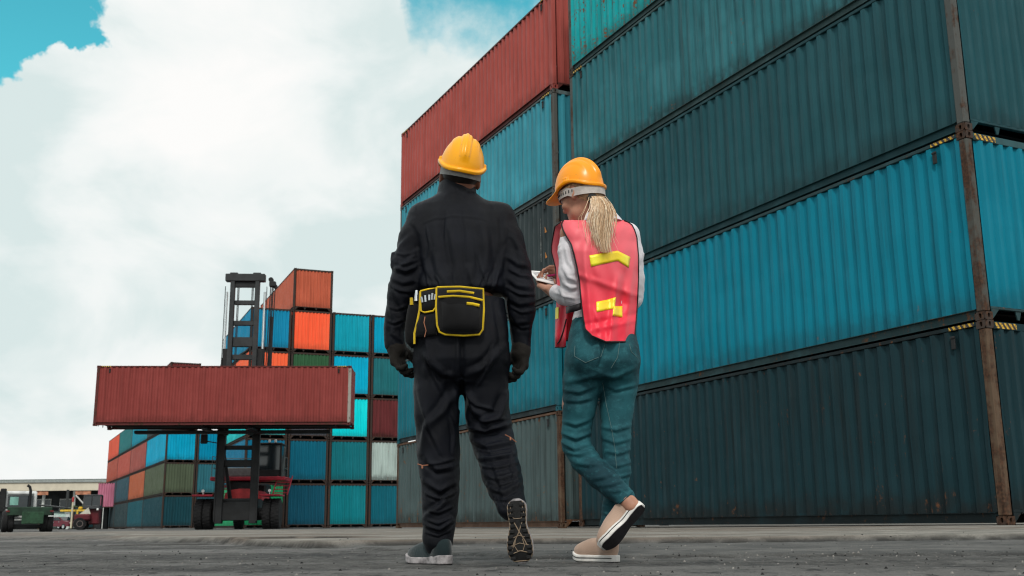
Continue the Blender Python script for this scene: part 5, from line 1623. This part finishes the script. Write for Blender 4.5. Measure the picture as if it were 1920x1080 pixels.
WRL = [(1162, 680, .03, .075), (1156, 775, .03, .060), (1154, 835, .02, .042), (1158, 885, .00, .038), (1150, 945, -.02, .031), (1141, 985, -.035, .028), (1139, 1012, -.04, .030)]
for lg in (WLL, WRL): fb.tube([Wp(x, y, d) for x, y, d, r in lg], [r for *_, r in lg], .03)
V, F = fb.mesh(); V = relax(V, F, 1, .35)
to_obj('body', V, F, SKIN, woman, w0)
for s in (-1, 1):
    c = HW(s * .031, .079, .003)
    MB().lathe([(.001, -.0115), (.0075, -.0085), (.0115, 0), (.0075, .0085), (.001, .0115)], Vector(c) - w0, (0, 1, 0), 12).build('eye', plain('eye_white', (.6, .58, .55), .2), woman, True)
helw, HHW = helmet_obj('hard_hat', HW(0, -.002, .028), frame_of(math.radians(52), math.radians(3), math.radians(-3)), woman, w0, AMBER, .89, .050)
mb = MB(); pts = [(math.cos(a) * .090, math.sin(a) * .119 - .010) for a in [math.pi * 2 * k / 32 for k in range(33)]]
vs, fs = [], []
for x, y in pts:
    for zq in (-.044, -.004):
        for sc_ in (1.0, 1.03): vs.append(Vector(HHW(x * sc_, y * sc_, zq - .010 * (y < 0))) - w0)
for i in range(len(pts) - 1):
    a, b = i * 4, i * 4 + 4
    fs += [(a, b, b + 2, a + 2), (a + 1, a + 3, b + 3, b + 1), (a, a + 1, b + 1, b), (a + 2, b + 2, b + 3, a + 3)]
mb.add(vs, fs)
hbw = mb.build('headband', plain('headband_white', (.50, .46, .43), .6, var=.2, scale=30), helw, True)
for k in range(7):
    a = math.pi * (1.02 - .05 * k)
    MB().box(Vector(HHW(math.cos(a) * .0935, math.sin(a) * .1235 - .010, -.026)) - w0, (.004, .004, .010)).build('band_slot', BLK, hbw)
# hair: cap of hair on the back of the head, then the tail
fh = Field(A3(hw) - .17, A3(hw) + .17, .0045)
E_ = lambda c, r, k=.01, op='u': fh.ell(HW(*c), np.array(r) * .93, RW, k, op)
E_((0, -.016, .026), (.080, .099, .092)); E_((0, -.045, -.028), (.066, .062, .055), .02)
E_((0, .088, -.020), (.11, .085, .14), .01, 's')
for s in (-1, 1): E_((s * .088, .000, -.012), (.022, .026, .036), .006, 's')
V, F = fh.mesh(); N = normals(V, F); V = V + N * (.0022 * vnoise(np.stack([V[:, 0] * .4, V[:, 1] * .4, V[:, 2] * 2.4], -1), 60, 51))[:, None]
hair = to_obj('hair', V, F, BLOND_D, woman, w0)
root_ = Wp(1112, 373, -.085)
rs = np.random.default_rng(5)
MB().lathe([(.006, -.014), (.020, -.010), (.021, .010), (.008, .014)], root_ - w0 + Vector((-.004, .004, .004)), (.7, -.5, -.35), 14).build('hair_tie', BLK, hair, True)
tails = [MB(), MB(), MB()]
def spine(t):
    X = np.interp(t, [0, .12, .3, .6, 1], [1112, 1119, 1126, 1133, 1130]); Y = np.interp(t, [0, .12, .3, .6, 1], [371, 372, 392, 428, 474])
    return X, Y, np.interp(t, [0, .12, .3, 1], [-.075, -.125, -.150, -.165])
for k in range(900):
    u, v = rs.normal() * .55, rs.normal() * .5
    ph, am = rs.uniform(0, 6.28), rs.uniform(.5, 4.0); L = .45 + .58 * rs.random() ** .6; fr = rs.uniform(3, 9); fly = 10 * rs.normal() if k % 7 == 0 else 0
    pts, rad = [], []
    for i in range(9):
        t = i / 8 * L; X, Y, D = spine(t)
        spread = 3 + 24 * min(1, t * 2.2) * (1 - .66 * t) + (8 * t if k % 11 == 0 else 0)
        p = at(X + u * spread + am * math.sin(ph + fr * t) + 6 * math.sin(6.5 * t + .6) * min(1, 3 * t) + fly * t * t, Y + v * 3, YW + D + v * .022 * min(1, t * 3 + .2) + .004 * math.cos(ph + fr * t))
        pts.append(p - w0); rad.append((.0009 if k % 3 else .0015) * (1 - .75 * (i / 8) ** 2))
    tails[(k * 7 + k // 5) % 3].tube(pts, rad, 4)
tail = tails[0]
# strands drawn back from the temple to the tie
for k in range(70):
    s = 1; a0 = rs.uniform(-.35, .9)
    p0 = Vector(HW(.072 + .004 * rs.random(), .045 - .02 * rs.random() , .005 + .028 * a0)); p0 = Vector(HW(-.074 - .004 * rs.random(), .050 - .03 * rs.random(), .012 + .025 * a0))
    p1 = Vector(HW(-.080, -.005, .022 - .040 * (1 - a0) * .3 + .012)); p2 = Vector(HW(-.068, -.055, .004 - .02 * (1 - a0)))
    pts = [p0, p1, p2, root_ + Vector((rs.normal() * .004, .004, rs.normal() * .004))]
    q = [(pts[0]), pts[0].lerp(pts[1], .5), pts[1], pts[1].lerp(pts[2], .5), pts[2], pts[2].lerp(pts[3], .6), pts[3]]
    tail.tube([x - w0 for x in q], [.0012, .0018, .002, .002, .002, .002, .0015], 4)
for tl_, hc_ in zip(tails, ((.62, .42, .25), (.86, .64, .43), (.95, .78, .58))):
    tl = tl_.build('ponytail', plain('hair_strands', hc_, .38, var=.25, scale=90), hair, True); tl['kind'] = 'stuff'
# shirt with sleeves and collar
fs_ = Field(w0 + Vector((-.36, -.26, .86)), w0 + Vector((.28, .48, 1.50)), .0060)
sw = [(418, 1095, 1158, .062), (430, 1075, 1178, .082), (450, 1070, 1186, .095), (490, 1072, 1188, .103), (540, 1076, 1185, .100), (580, 1078, 1180, .098), (604, 1072, 1182, .102)]
fs_.loft([(Wp((a + b) / 2, y), wr((b - a) / 2), d) for y, a, b, d in sw], TY, .02)
fs_.tube([Wp(1073, 435, -.06), Wp(1070, 470, -.07), Wp(1070, 510, -.065), Wp(1073, 552, -.03), Wp(1060, 554, .05), Wp(1044, 549, .14)], [.049, .049, .047, .046, .040, .034], .03)
fs_.tube([Wp(1176, 440, .06), Wp(1184, 480, .08), Wp(1188, 520, .10), Wp(1187, 558, .14), Wp(1130, 548, .23), Wp(1074, 527, .29)], [.055, .050, .045, .044, .038, .033], .03)
V, F = fs_.mesh(); V = relax(V, F, 2, .5); N = normals(V, F)
V = V + N * (.0030 * fbm(V, 12, 3, 61) + .004 * np.abs(vnoise(V * np.array([1, .6, 2.0]), 20, 62)) * (V[:, 2] < 1.30))[:, None]
N = normals(V, F)
V = creases(V, N, [([(1056, 500), (1066, 520), (1086, 530)], .006, 4), ([(1056, 530), (1070, 540), (1086, 538)], .006, 4), ([(1040, 548), (1060, 556), (1080, 560)], .005, 3), ([(1060, 460), (1066, 490), (1080, 510)], .005, 4), ([(1048, 540), (1056, 552), (1060, 566)], .005, 3)])
shirt = to_obj('shirt', V, F, SHIRT, woman, w0)
# turned down collar: two leaves at the back of the neck
nb = Wp(1124, 414, .0)
for a0, a1 in ((-2.75, -.15),):
    mb = MB(); vs, fs = [], []; n = 22
    for i in range(n + 1):
        a = a0 + (a1 - a0) * i / n; 
        cu, su = math.cos(a + TY), math.sin(a + TY)
        for r, z in ((.055, .028), (.062, .036), (.084, .004), (.092, -.010 - .010 * (i in (0, n))), (.078, -.012)):
            vs.append(nb + Vector((cu * r * 1.12, su * r, z)) - w0)
    for i in range(n):
        for j in range(4): fs.append((i * 5 + j, (i + 1) * 5 + j, (i + 1) * 5 + j + 1, i * 5 + j + 1))
    mb.add(vs, fs); mb.build('collar', SHIRT, shirt, True)
# jeans
fjn = Field(w0 + Vector((-.26, -.42, .02)), w0 + Vector((.28, .28, 1.02)), .0058)
pw = [(596, 1074, 1184, .105, 0), (625, 1066, 1192, .116, -.004), (655, 1062, 1198, .126, -.010), (685, 1062, 1198, .124, -.012), (712, 1072, 1188, .10, 0)]
fjn.loft([(Wp((a + b) / 2, y, dy), wr((b - a) / 2), d) for y, a, b, d, dy in pw], TY * .8, .02, 2.2)
jl = [(1096, 680, -.01, .086), (1091, 720, .0, .080), (1086, 765, .015, .069), (1081, 805, .035, .061), (1081, 835, .045, .060), (1096, 862, .01, .056), (1124, 892, -.045, .052), (1150, 915, -.09, .047), (1172, 932, -.125, .041)]
jr = [(1162, 680, .02, .087), (1160, 720, .025, .081), (1156, 770, .03, .070), (1154, 812, .025, .061), (1155, 845, .015, .056), (1158, 880, .00, .053), (1155, 920, -.01, .047), (1148, 955, -.02, .040), (1141, 985, -.032, .036)]
for q in (jl, jr): fjn.tube([Wp(x, y, d) for x, y, d, r in q], [r * .965 for *_, r in q], .018)
for s, (x, y, d) in ((-1, (1108, 672, -.085)), (1, (1164, 672, -.045))): fjn.ell(Wp(x, y, d), (.060, .060, .075), None, .05)
V, F = fjn.mesh(); V = relax(V, F, 2, .45); N = normals(V, F)
ring = np.stack([V[:, 0] * .8, V[:, 1] * .8, V[:, 2] * 2.6 + .6 * V[:, 0]], -1)
zk = V[:, 2]
V = V + N * (.0026 * np.abs(vnoise(ring, 15, 71)) * (.35 + np.exp(-((zk - .42) / .14) ** 2) + np.exp(-((zk - .12) / .10) ** 2) + .6 * np.exp(-((zk - .74) / .06) ** 2)) + .0016 * fbm(V, 16, 2, 72))[:, None]
N = normals(V, F)
wf = [([(1128, 642), (1130, 665), (1124, 690)], -.010, 4), ([(1126, 700), (1150, 708), (1190, 690)], .007, 5), ([(1062, 715), (1090, 712), (1125, 700)], .007, 5), ([(1060, 732), (1085, 735), (1120, 722)], .006, 4), ([(1058, 750), (1085, 752), (1112, 745)], .006, 4),
      ([(1130, 720), (1155, 730), (1190, 722)], .006, 4), ([(1056, 790), (1080, 796), (1106, 786)], .006, 4), ([(1054, 812), (1080, 822), (1107, 812)], .008, 4), ([(1055, 830), (1078, 842), (1105, 832)], .008, 4), ([(1062, 848), (1088, 852), (1112, 842)], .007, 4),
      ([(1080, 868), (1105, 872), (1130, 868)], .006, 4), ([(1110, 898), (1130, 895), (1150, 888)], .006, 4), ([(1130, 912), (1150, 908), (1172, 900)], .006, 3), ([(1145, 922), (1165, 920), (1184, 912)], .005, 3), ([(1128, 800), (1155, 806), (1182, 798)], .006, 4), ([(1128, 820), (1155, 830), (1182, 822)], .006, 4), ([(1132, 845), (1158, 850), (1184, 842)], .006, 4), ([(1140, 870), (1160, 874), (1186, 866)], .005, 3), ([(1142, 890), (1165, 894), (1184, 888)], .005, 3), ([(1130, 940), (1148, 946), (1166, 940)], .005, 3), ([(1128, 960), (1142, 966), (1160, 960)], .005, 3)]
V = creases(V, N, wf)
jeans = to_obj('jeans', V, F, DENIM, woman, w0)
jV, jN = V, normals(V, F); jpx = to_px(V); jface = ((V - _C) * jN).sum(1) < 0
def on_mesh(V_, px_, face_, N_, x, y, lift=.002):
    d = np.where(face_, (px_[:, 0] - x) ** 2 + (px_[:, 1] - y) ** 2, 1e9)
    near = np.argsort(d)[:6]; w = 1 / (d[near] + .5)
    dist = (np.linalg.norm(V_[near] - _C, axis=1) * w).sum() / w.sum()
    # the nearest layer that faces the camera
    dn = np.linalg.norm(V_[near] - _C, axis=1); dist = dist if np.ptp(dn) < .05 else dn.min()
    return _C + np.array(ray(x, y)) * (dist - lift)
STITCH = plain('seam_thread', (.10, .17, .17), .8, var=.3, scale=60)
def jseam(name, line, r=.0012, m=None):
    pts = []
    for (x0, y0), (x1, y1) in zip(line, line[1:]):
        n = max(2, int(math.hypot(x1 - x0, y1 - y0) / 6))
        pts += [(x0 + (x1 - x0) * i / n, y0 + (y1 - y0) * i / n) for i in range(n)]
    pts.append(line[-1])
    MB().tube([Vector(on_mesh(jV, jpx, jface, jN, x, y)) - w0 for x, y in pts], r, 5).build(name, m or STITCH, jeans, True)
jseam('pocket_seam', [(1078, 648), (1077, 668), (1098, 680), (1127, 668), (1134, 646)])
jseam('pocket_seam', [(1180, 645), (1184, 660), (1196, 671)])
jseam('leg_seam', [(1130, 718), (1137, 760), (1146, 800), (1153, 840), (1156, 878)], .0010)
jseam('centre_seam', [(1162, 642), (1158, 670), (1146, 690)], .0012)
jseam('hem', [(1160, 944), (1172, 936), (1186, 922)], .0022, DENIM)
# vest: a back panel that runs over the shoulders into a front panel
def vest_mat():
    t = NT('vest_mesh')
    v = t.coords((1, 1, 1), rand=False)
    n = t.noise(v, 5, 4, .5); w = t.noise(v, 900, 1, .5)
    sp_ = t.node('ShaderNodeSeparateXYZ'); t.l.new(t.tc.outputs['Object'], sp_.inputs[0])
    shirt_show = t.ramp(t.math('ADD', sp_.outputs['Z'], t.math('MULTIPLY', n, .30)), 1.14, 1.45)      # paler towards the shoulders: white shirt showing through, painted into the colour
    c = t.mix(shirt_show, (1.0, .028, .070), (1.0, .150, .190))
    t.bump(w, .2, .003)
    t.put(c, t.b.inputs['Base Color']); t.b.inputs['Roughness'].default_value = .42
    t.b.inputs['Specular IOR Level'].default_value = .5
    t.b.inputs['Sheen Weight'].default_value = .15
    tr = t.node('ShaderNodeBsdfTranslucent'); t.put(c, tr.inputs['Color'])
    tp = t.node('ShaderNodeBsdfTransparent'); tp.inputs['Color'].default_value = (1, .80, .80, 1)
    m1 = t.node('ShaderNodeMixShader'); m1.inputs[0].default_value = .08; t.l.new(t.b.outputs[0], m1.inputs[1]); t.l.new(tr.outputs[0], m1.inputs[2])
    m2 = t.node('ShaderNodeMixShader'); m2.inputs[0].default_value = .12; t.l.new(m1.outputs[0], m2.inputs[1]); t.l.new(tp.outputs[0], m2.inputs[2])
    t.l.new(m2.outputs[0], t.n['Material Output'].inputs[0])
    return t.m
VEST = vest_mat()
TAPE_B = plain('vest_piping', (.012, .010, .012), .6)
def tape():
    t = NT('reflective_tape')
    v = t.coords((1, 1, 1)); n = t.noise(v, 9, 3, .5)
    vo = t.node('ShaderNodeTexVoronoi'); t.l.new(v, vo.inputs['Vector']); vo.inputs['Scale'].default_value = 260
    c = t.mix(t.ramp(n, .40, .62), (.95, .86, .03), (1.0, .72, .015))
    t.bump(vo.outputs['Distance'], .35, .002)
    return t.out(c, .28, .15, .7)
TAPE = tape()
BACK = [(413, 1057, 1170), (420, 1053, 1184), (432, 1056, 1190), (445, 1063, 1194), (458, 1071, 1195), (480, 1077, 1197), (502, 1082, 1197), (525, 1086, 1197), (547, 1088, 1196), (569, 1090, 1195), (598, 1094, 1193), (617, 1097, 1191), (630, 1110, 1190), (641, 1136, 1183)]
ys_ = np.array([b[0] for b in BACK], float); xl_ = np.array([b[1] for b in BACK], float); xr_ = np.array([b[2] for b in BACK], float)
def vest_Y(x, y):
    """distance of the vest's back surface at a photo point: a rounded back, loose at the hem, with hanging folds"""
    cx = np.interp(y, [413, 500, 640], [1124, 1138, 1140]); hwd = np.interp(y, [413, 440, 520, 640], [66, 72, 66, 62])
    s = np.clip((x - cx) / hwd, -1.05, 1.05)
    dep = np.interp(y, [413, 430, 470, 520, 570, 641], [.088, .118, .138, .128, .118, .150])
    Yc = YW + .42 * (x - cx) / 445
    b = dep * np.sqrt(np.maximum(1.12 - s * s, .02)) 
    fold = .010 * np.exp(-(((x - 1153) - (y - 560) * -.13) / 5.5) ** 2) * sstep(500, 545, y) - .008 * np.exp(-(((x - 1166) - (y - 560) * -.12) / 6) ** 2) * sstep(490, 540, y)
    fold = fold + .006 * np.sin(x * .11 + y * .02) * sstep(560, 641, y) + .0035 * np.sin((x * .6 - y) * .085) * sstep(470, 540, y) + .004 * np.exp(-((y - 452) / 9) ** 2) * np.cos((x - 1130) * .05)
    fold = fold + .008 * np.exp(-(((x - 1100) - (y - 520) * .10) / 6) ** 2) * sstep(450, 500, y)
    q1 = .010 * np.exp(-(((x - 1120) - (y - 600) * .25) / 5) ** 2) * sstep(520, 600, y) + .008 * np.exp(-(((x - 1185) + (y - 520) * .12) / 5) ** 2) * sstep(440, 520, y) + .007 * np.exp(-(((y - 535) - (x - 1140) * .35) / 6) ** 2) + .006 * np.exp(-(((y - 612) + (x - 1140) * .22) / 5) ** 2) - .006 * np.exp(-(((y - 600) + (x - 1140) * .22) / 5) ** 2)
    nz = .0035 * np.sin(x * .23 + 3 * np.sin(y * .03)) * np.sin(y * .045 + x * .02)
    return Yc - b - fold * 1.5 - q1 - nz
def vest_pt(x, y, lift=0.0): return at(x, y, float(vest_Y(x, y)) - lift)
nu = 60
rowsv, V = [], []
yy = np.concatenate([np.linspace(413, 440, 7), np.linspace(446, 641, 72)])
for y in yy:
    l, r = np.interp(y, ys_, xl_), np.interp(y, ys_, xr_)
    V += [vest_pt(l + (r - l) * i / nu, y) for i in range(nu + 1)]
back_n = len(yy)
# over the shoulders and down the front
FR = []
c0 = Wp(1120, 416, .0)
top = V[:nu + 1]
front = []
for k in range(1, 26):
    t = k / 25
    row = []
    for i in range(nu + 1):
        p = top[i]; u = (i / nu - .5)
        fwd = Vector((-math.sin(TY), math.cos(TY), 0)); sd = Vector((math.cos(TY), math.sin(TY), 0))
        rise = .012 * math.sin(min(1, t / .22) * math.pi / 2) if t < .22 else .012
        go = .22 * min(1, t / .30) ** .8
        drop = max(0, (t - .16)) * .58
        wid = 1 - .46 * min(1, t * 2.2)
        q = p + fwd * go + Vector((0, 0, rise - drop)) + sd * (u * .30 * (wid - 1))
        row.append(q)
    front.append(row)
W_ = [p - w0 for row in reversed(front) for p in row] + [p - w0 for p in V]
R_ = len(front) + back_n
neck = lambda r, i: (len(front) - 7 <= r < len(front) + 1) and 22 <= i <= 40      # the neck opening
fsv = [(r * (nu + 1) + i, r * (nu + 1) + i + 1, (r + 1) * (nu + 1) + i + 1, (r + 1) * (nu + 1) + i) for r in range(R_ - 1) for i in range(nu) if not neck(r, i)]
mb = MB(); mb.add(W_, fsv)
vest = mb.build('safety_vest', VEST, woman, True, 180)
sol = vest.modifiers.new('cloth_thickness', 'SOLIDIFY'); sol.thickness = .0016; sol.offset = 0
edgeL = [(np.interp(y, ys_, xl_), y) for y in yy]; edgeR = [(np.interp(y, ys_, xr_), y) for y in yy]
hemp = [(l, 641) for l in np.linspace(edgeL[-1][0], edgeR[-1][0], 12)]
loop = edgeL + hemp[1:-1] + edgeR[::-1]
MB().tube([vest_pt(x, y, .002) - w0 for x, y in loop], .0034, 6).build('piping', TAPE_B, vest, True)
for e_ in (0, nu):
    MB().tube([row[e_] - w0 + Vector((0, -.002, 0)) for row in front], .0034, 6).build('piping', TAPE_B, vest, True)
MB().tube([p - w0 + Vector((0, -.002, 0)) for p in front[-1]], .0034, 6).build('piping', TAPE_B, vest, True)
def strip(poly, nx, ny, lift=.0035):
    """poly: upper line and lower line of photo points"""
    upl, lol = poly
    def li(l, t):
        l = np.array(l, float); s = np.linspace(0, 1, len(l)); return np.interp(t, s, l[:, 0]), np.interp(t, s, l[:, 1])
    vs = []
    for i in range(nx + 1):
        a, b = li(upl, i / nx), li(lol, i / nx)
        for j in range(ny + 1):
            q = (a[0] + (b[0] - a[0]) * j / ny, a[1] + (b[1] - a[1]) * j / ny); vs.append(vest_pt(*q, lift) - w0)
    fs = [(i * (ny + 1) + j, (i + 1) * (ny + 1) + j, (i + 1) * (ny + 1) + j + 1, i * (ny + 1) + j + 1) for i in range(nx) for j in range(ny)]
    o = MB().add(vs, fs).build('reflective_strip', TAPE, vest, True, 180)
    m_ = o.modifiers.new('thickness', 'SOLIDIFY'); m_.thickness = .001
strip(([(1105, 479), (1132, 474), (1158, 470), (1182, 482)], [(1108, 500), (1134, 494), (1159, 489), (1179, 502)]), 18, 4)
strip(([(1118, 566), (1138, 562), (1155, 557)], [(1119, 585), (1138, 581), (1153, 578)]), 10, 4)
strip(([(1151, 574), (1167, 574)], [(1149, 592), (1167, 595)]), 6, 4, .0050)
# strap at the side and the loose front flap
sp = [Wp(1061, 582, -.02), Wp(1068, 580, -.085), Wp(1080, 577, -.115), Wp(1092, 573, -.120)]
vs = []
for p in sp: vs += [p + Vector((0, 0, .014)) - w0, p - Vector((0, 0, .014)) - w0]
o = MB().add(vs, [(2 * i, 2 * i + 2, 2 * i + 3, 2 * i + 1) for i in range(3)]).build('side_strap', TAPE_B, vest, True, 180)
m_ = o.modifiers.new('thickness', 'SOLIDIFY'); m_.thickness = .003
fl_ = [[(1046, 520, .10), (1064, 520, .03)], [(1044, 560, .10), (1065, 560, .03)], [(1042, 600, .11), (1064, 598, .03)], [(1041, 628, .12), (1062, 624, .035)], [(1041, 651, .12), (1061, 650, .04)]]
nv = 8; vs = []
for r in range(len(fl_)):
    for i in range(nv + 1):
        t = i / nv; a, b = fl_[r]
        vs.append(Wp(a[0] + (b[0] - a[0]) * t, a[1] + (b[1] - a[1]) * t, a[2] + (b[2] - a[2]) * t + .008 * math.sin(t * 9 + r)) - w0)
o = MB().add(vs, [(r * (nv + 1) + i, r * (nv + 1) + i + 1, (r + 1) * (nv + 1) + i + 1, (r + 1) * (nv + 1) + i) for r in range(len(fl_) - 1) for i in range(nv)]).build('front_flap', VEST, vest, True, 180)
m_ = o.modifiers.new('thickness', 'SOLIDIFY'); m_.thickness = .0016
MB().tube([Wp(1062, 598, .025) - w0, Wp(1056, 622, .05) - w0, Wp(1050, 638, .08) - w0, Wp(1042, 650, .115) - w0], .0030, 6).build('piping', TAPE_B, vest, True)
MB().tube([Wp(1041, 651, .118) - w0, Wp(1052, 652, .075) - w0, Wp(1061, 650, .038) - w0], .0030, 6).build('piping', TAPE_B, vest, True)
vs = [Wp(x, y, d) - w0 for x, y, d in ((1041.5, 577, .098), (1047, 576, .076), (1046.5, 597, .08), (1041, 598, .104))]
o = MB().add(vs, [(0, 1, 2, 3)]).build('reflective_strip', TAPE, vest)
m_ = o.modifiers.new('thickness', 'SOLIDIFY'); m_.thickness = .002
# shoes
hx = at(1158, 1045, 4.36); hx.z = gz(hx.x, hx.y) + .004
shw = shoe(woman, w0, hx, (-.64, .77, 0), (0, 0, 1), .245, CANVAS, SOLE_D, RUBW, 'plimsoll')
hl2 = Wp(1207, 947, -.16); tp2 = Wp(1134, 1033, -.145); fw = (tp2 - hl2).normalized()
u0 = Vector((fw.z, 0, -fw.x)); u0 = u0 if u0.x < 0 else -u0
upv = u0 * math.cos(math.radians(38)) + Vector((0, 1, 0)) * math.sin(math.radians(38))
LW = max(.235, (tp2 - hl2).length)
sh2 = shoe(woman, w0, hl2, fw, upv, LW, CANVAS, SOLE_D, RUBW, 'plimsoll')
for (uo_, so_, Lc_, hf_, sp_), L_ in ((shw, .245), (sh2, LW)):
    pts = []
    for t in np.linspace(.04, .94, 20):
        pts.append((float(hf_(np.array(t * L_))) + .0030, t * L_))
    for s in (-1, 1):
        MB().tube([Lc_(s * w, y, .014 + float(sp_(np.array(y)))) - w0 for w, y in pts], .0016, 5).build('rim_stripe', BLK, uo_, True)
    for k in range(6):
        y = L_ * (.40 + .055 * k); zz = .024 + .066 - .0075 * k
        MB().tube([Lc_(-.020, y, zz - .012) - w0, Lc_(-.008, y + .004, zz + .002) - w0, Lc_(.008, y - .004, zz + .002) - w0, Lc_(.020, y, zz - .012) - w0], .0026, 6).build('lace', RUBW, uo_, True)
# paper pad and pen in the hands
PAPER = plain('paper_white', (.78, .78, .77), .7, var=.04)
pc = [at(991, 507, YW + .34), at(1042, 510, YW + .44), at(1052, 535, YW + .31), at(1006, 524, YW + .22)]
pad = thing('paper_pad', 'white paper pad with a few printed lines held by the person in the vest', 'paper pad', pc[0])
o_ = pc[0]
mb = MB(); up_ = Vector((0, 0, .004))
mb.add([p - o_ for p in pc] + [p - o_ - up_ for p in pc], [(0, 1, 2, 3), (7, 6, 5, 4), (0, 4, 5, 1), (1, 5, 6, 2), (2, 6, 7, 3), (3, 7, 4, 0)])
mb.build('sheet', PAPER, pad)
INK = plain('print_grey', (.25, .26, .30), .8)
for k in range(5):
    a = pc[0].lerp(pc[3], .16 + .15 * k).lerp(pc[1].lerp(pc[2], .16 + .15 * k), .10); b = pc[0].lerp(pc[3], .16 + .15 * k).lerp(pc[1].lerp(pc[2], .16 + .15 * k), .75)
    MB().tube([a - o_ + Vector((0, 0, .001)), b - o_ + Vector((0, 0, .001))], .0012, 4).build('printed_line', INK, pad)
pa, pb_ = at(1024, 518, YW + .345), at(1047, 514, YW + .325)
pen = thing('pen', 'magenta pen held above the white paper pad', 'pen', pa)
PNM = plain('pen_magenta', (.55, .02, .16), .3)
MB().tube([Vector((0, 0, 0)), (pb_ - pa) * .12], [.0008, .0040], 10).build('tip', STEEL, pen, True)
MB().tube([(pb_ - pa) * .12, pb_ - pa, (pb_ - pa) * 1.6], [.0046, .0050, .0045], 10).build('barrel', PNM, pen, True)
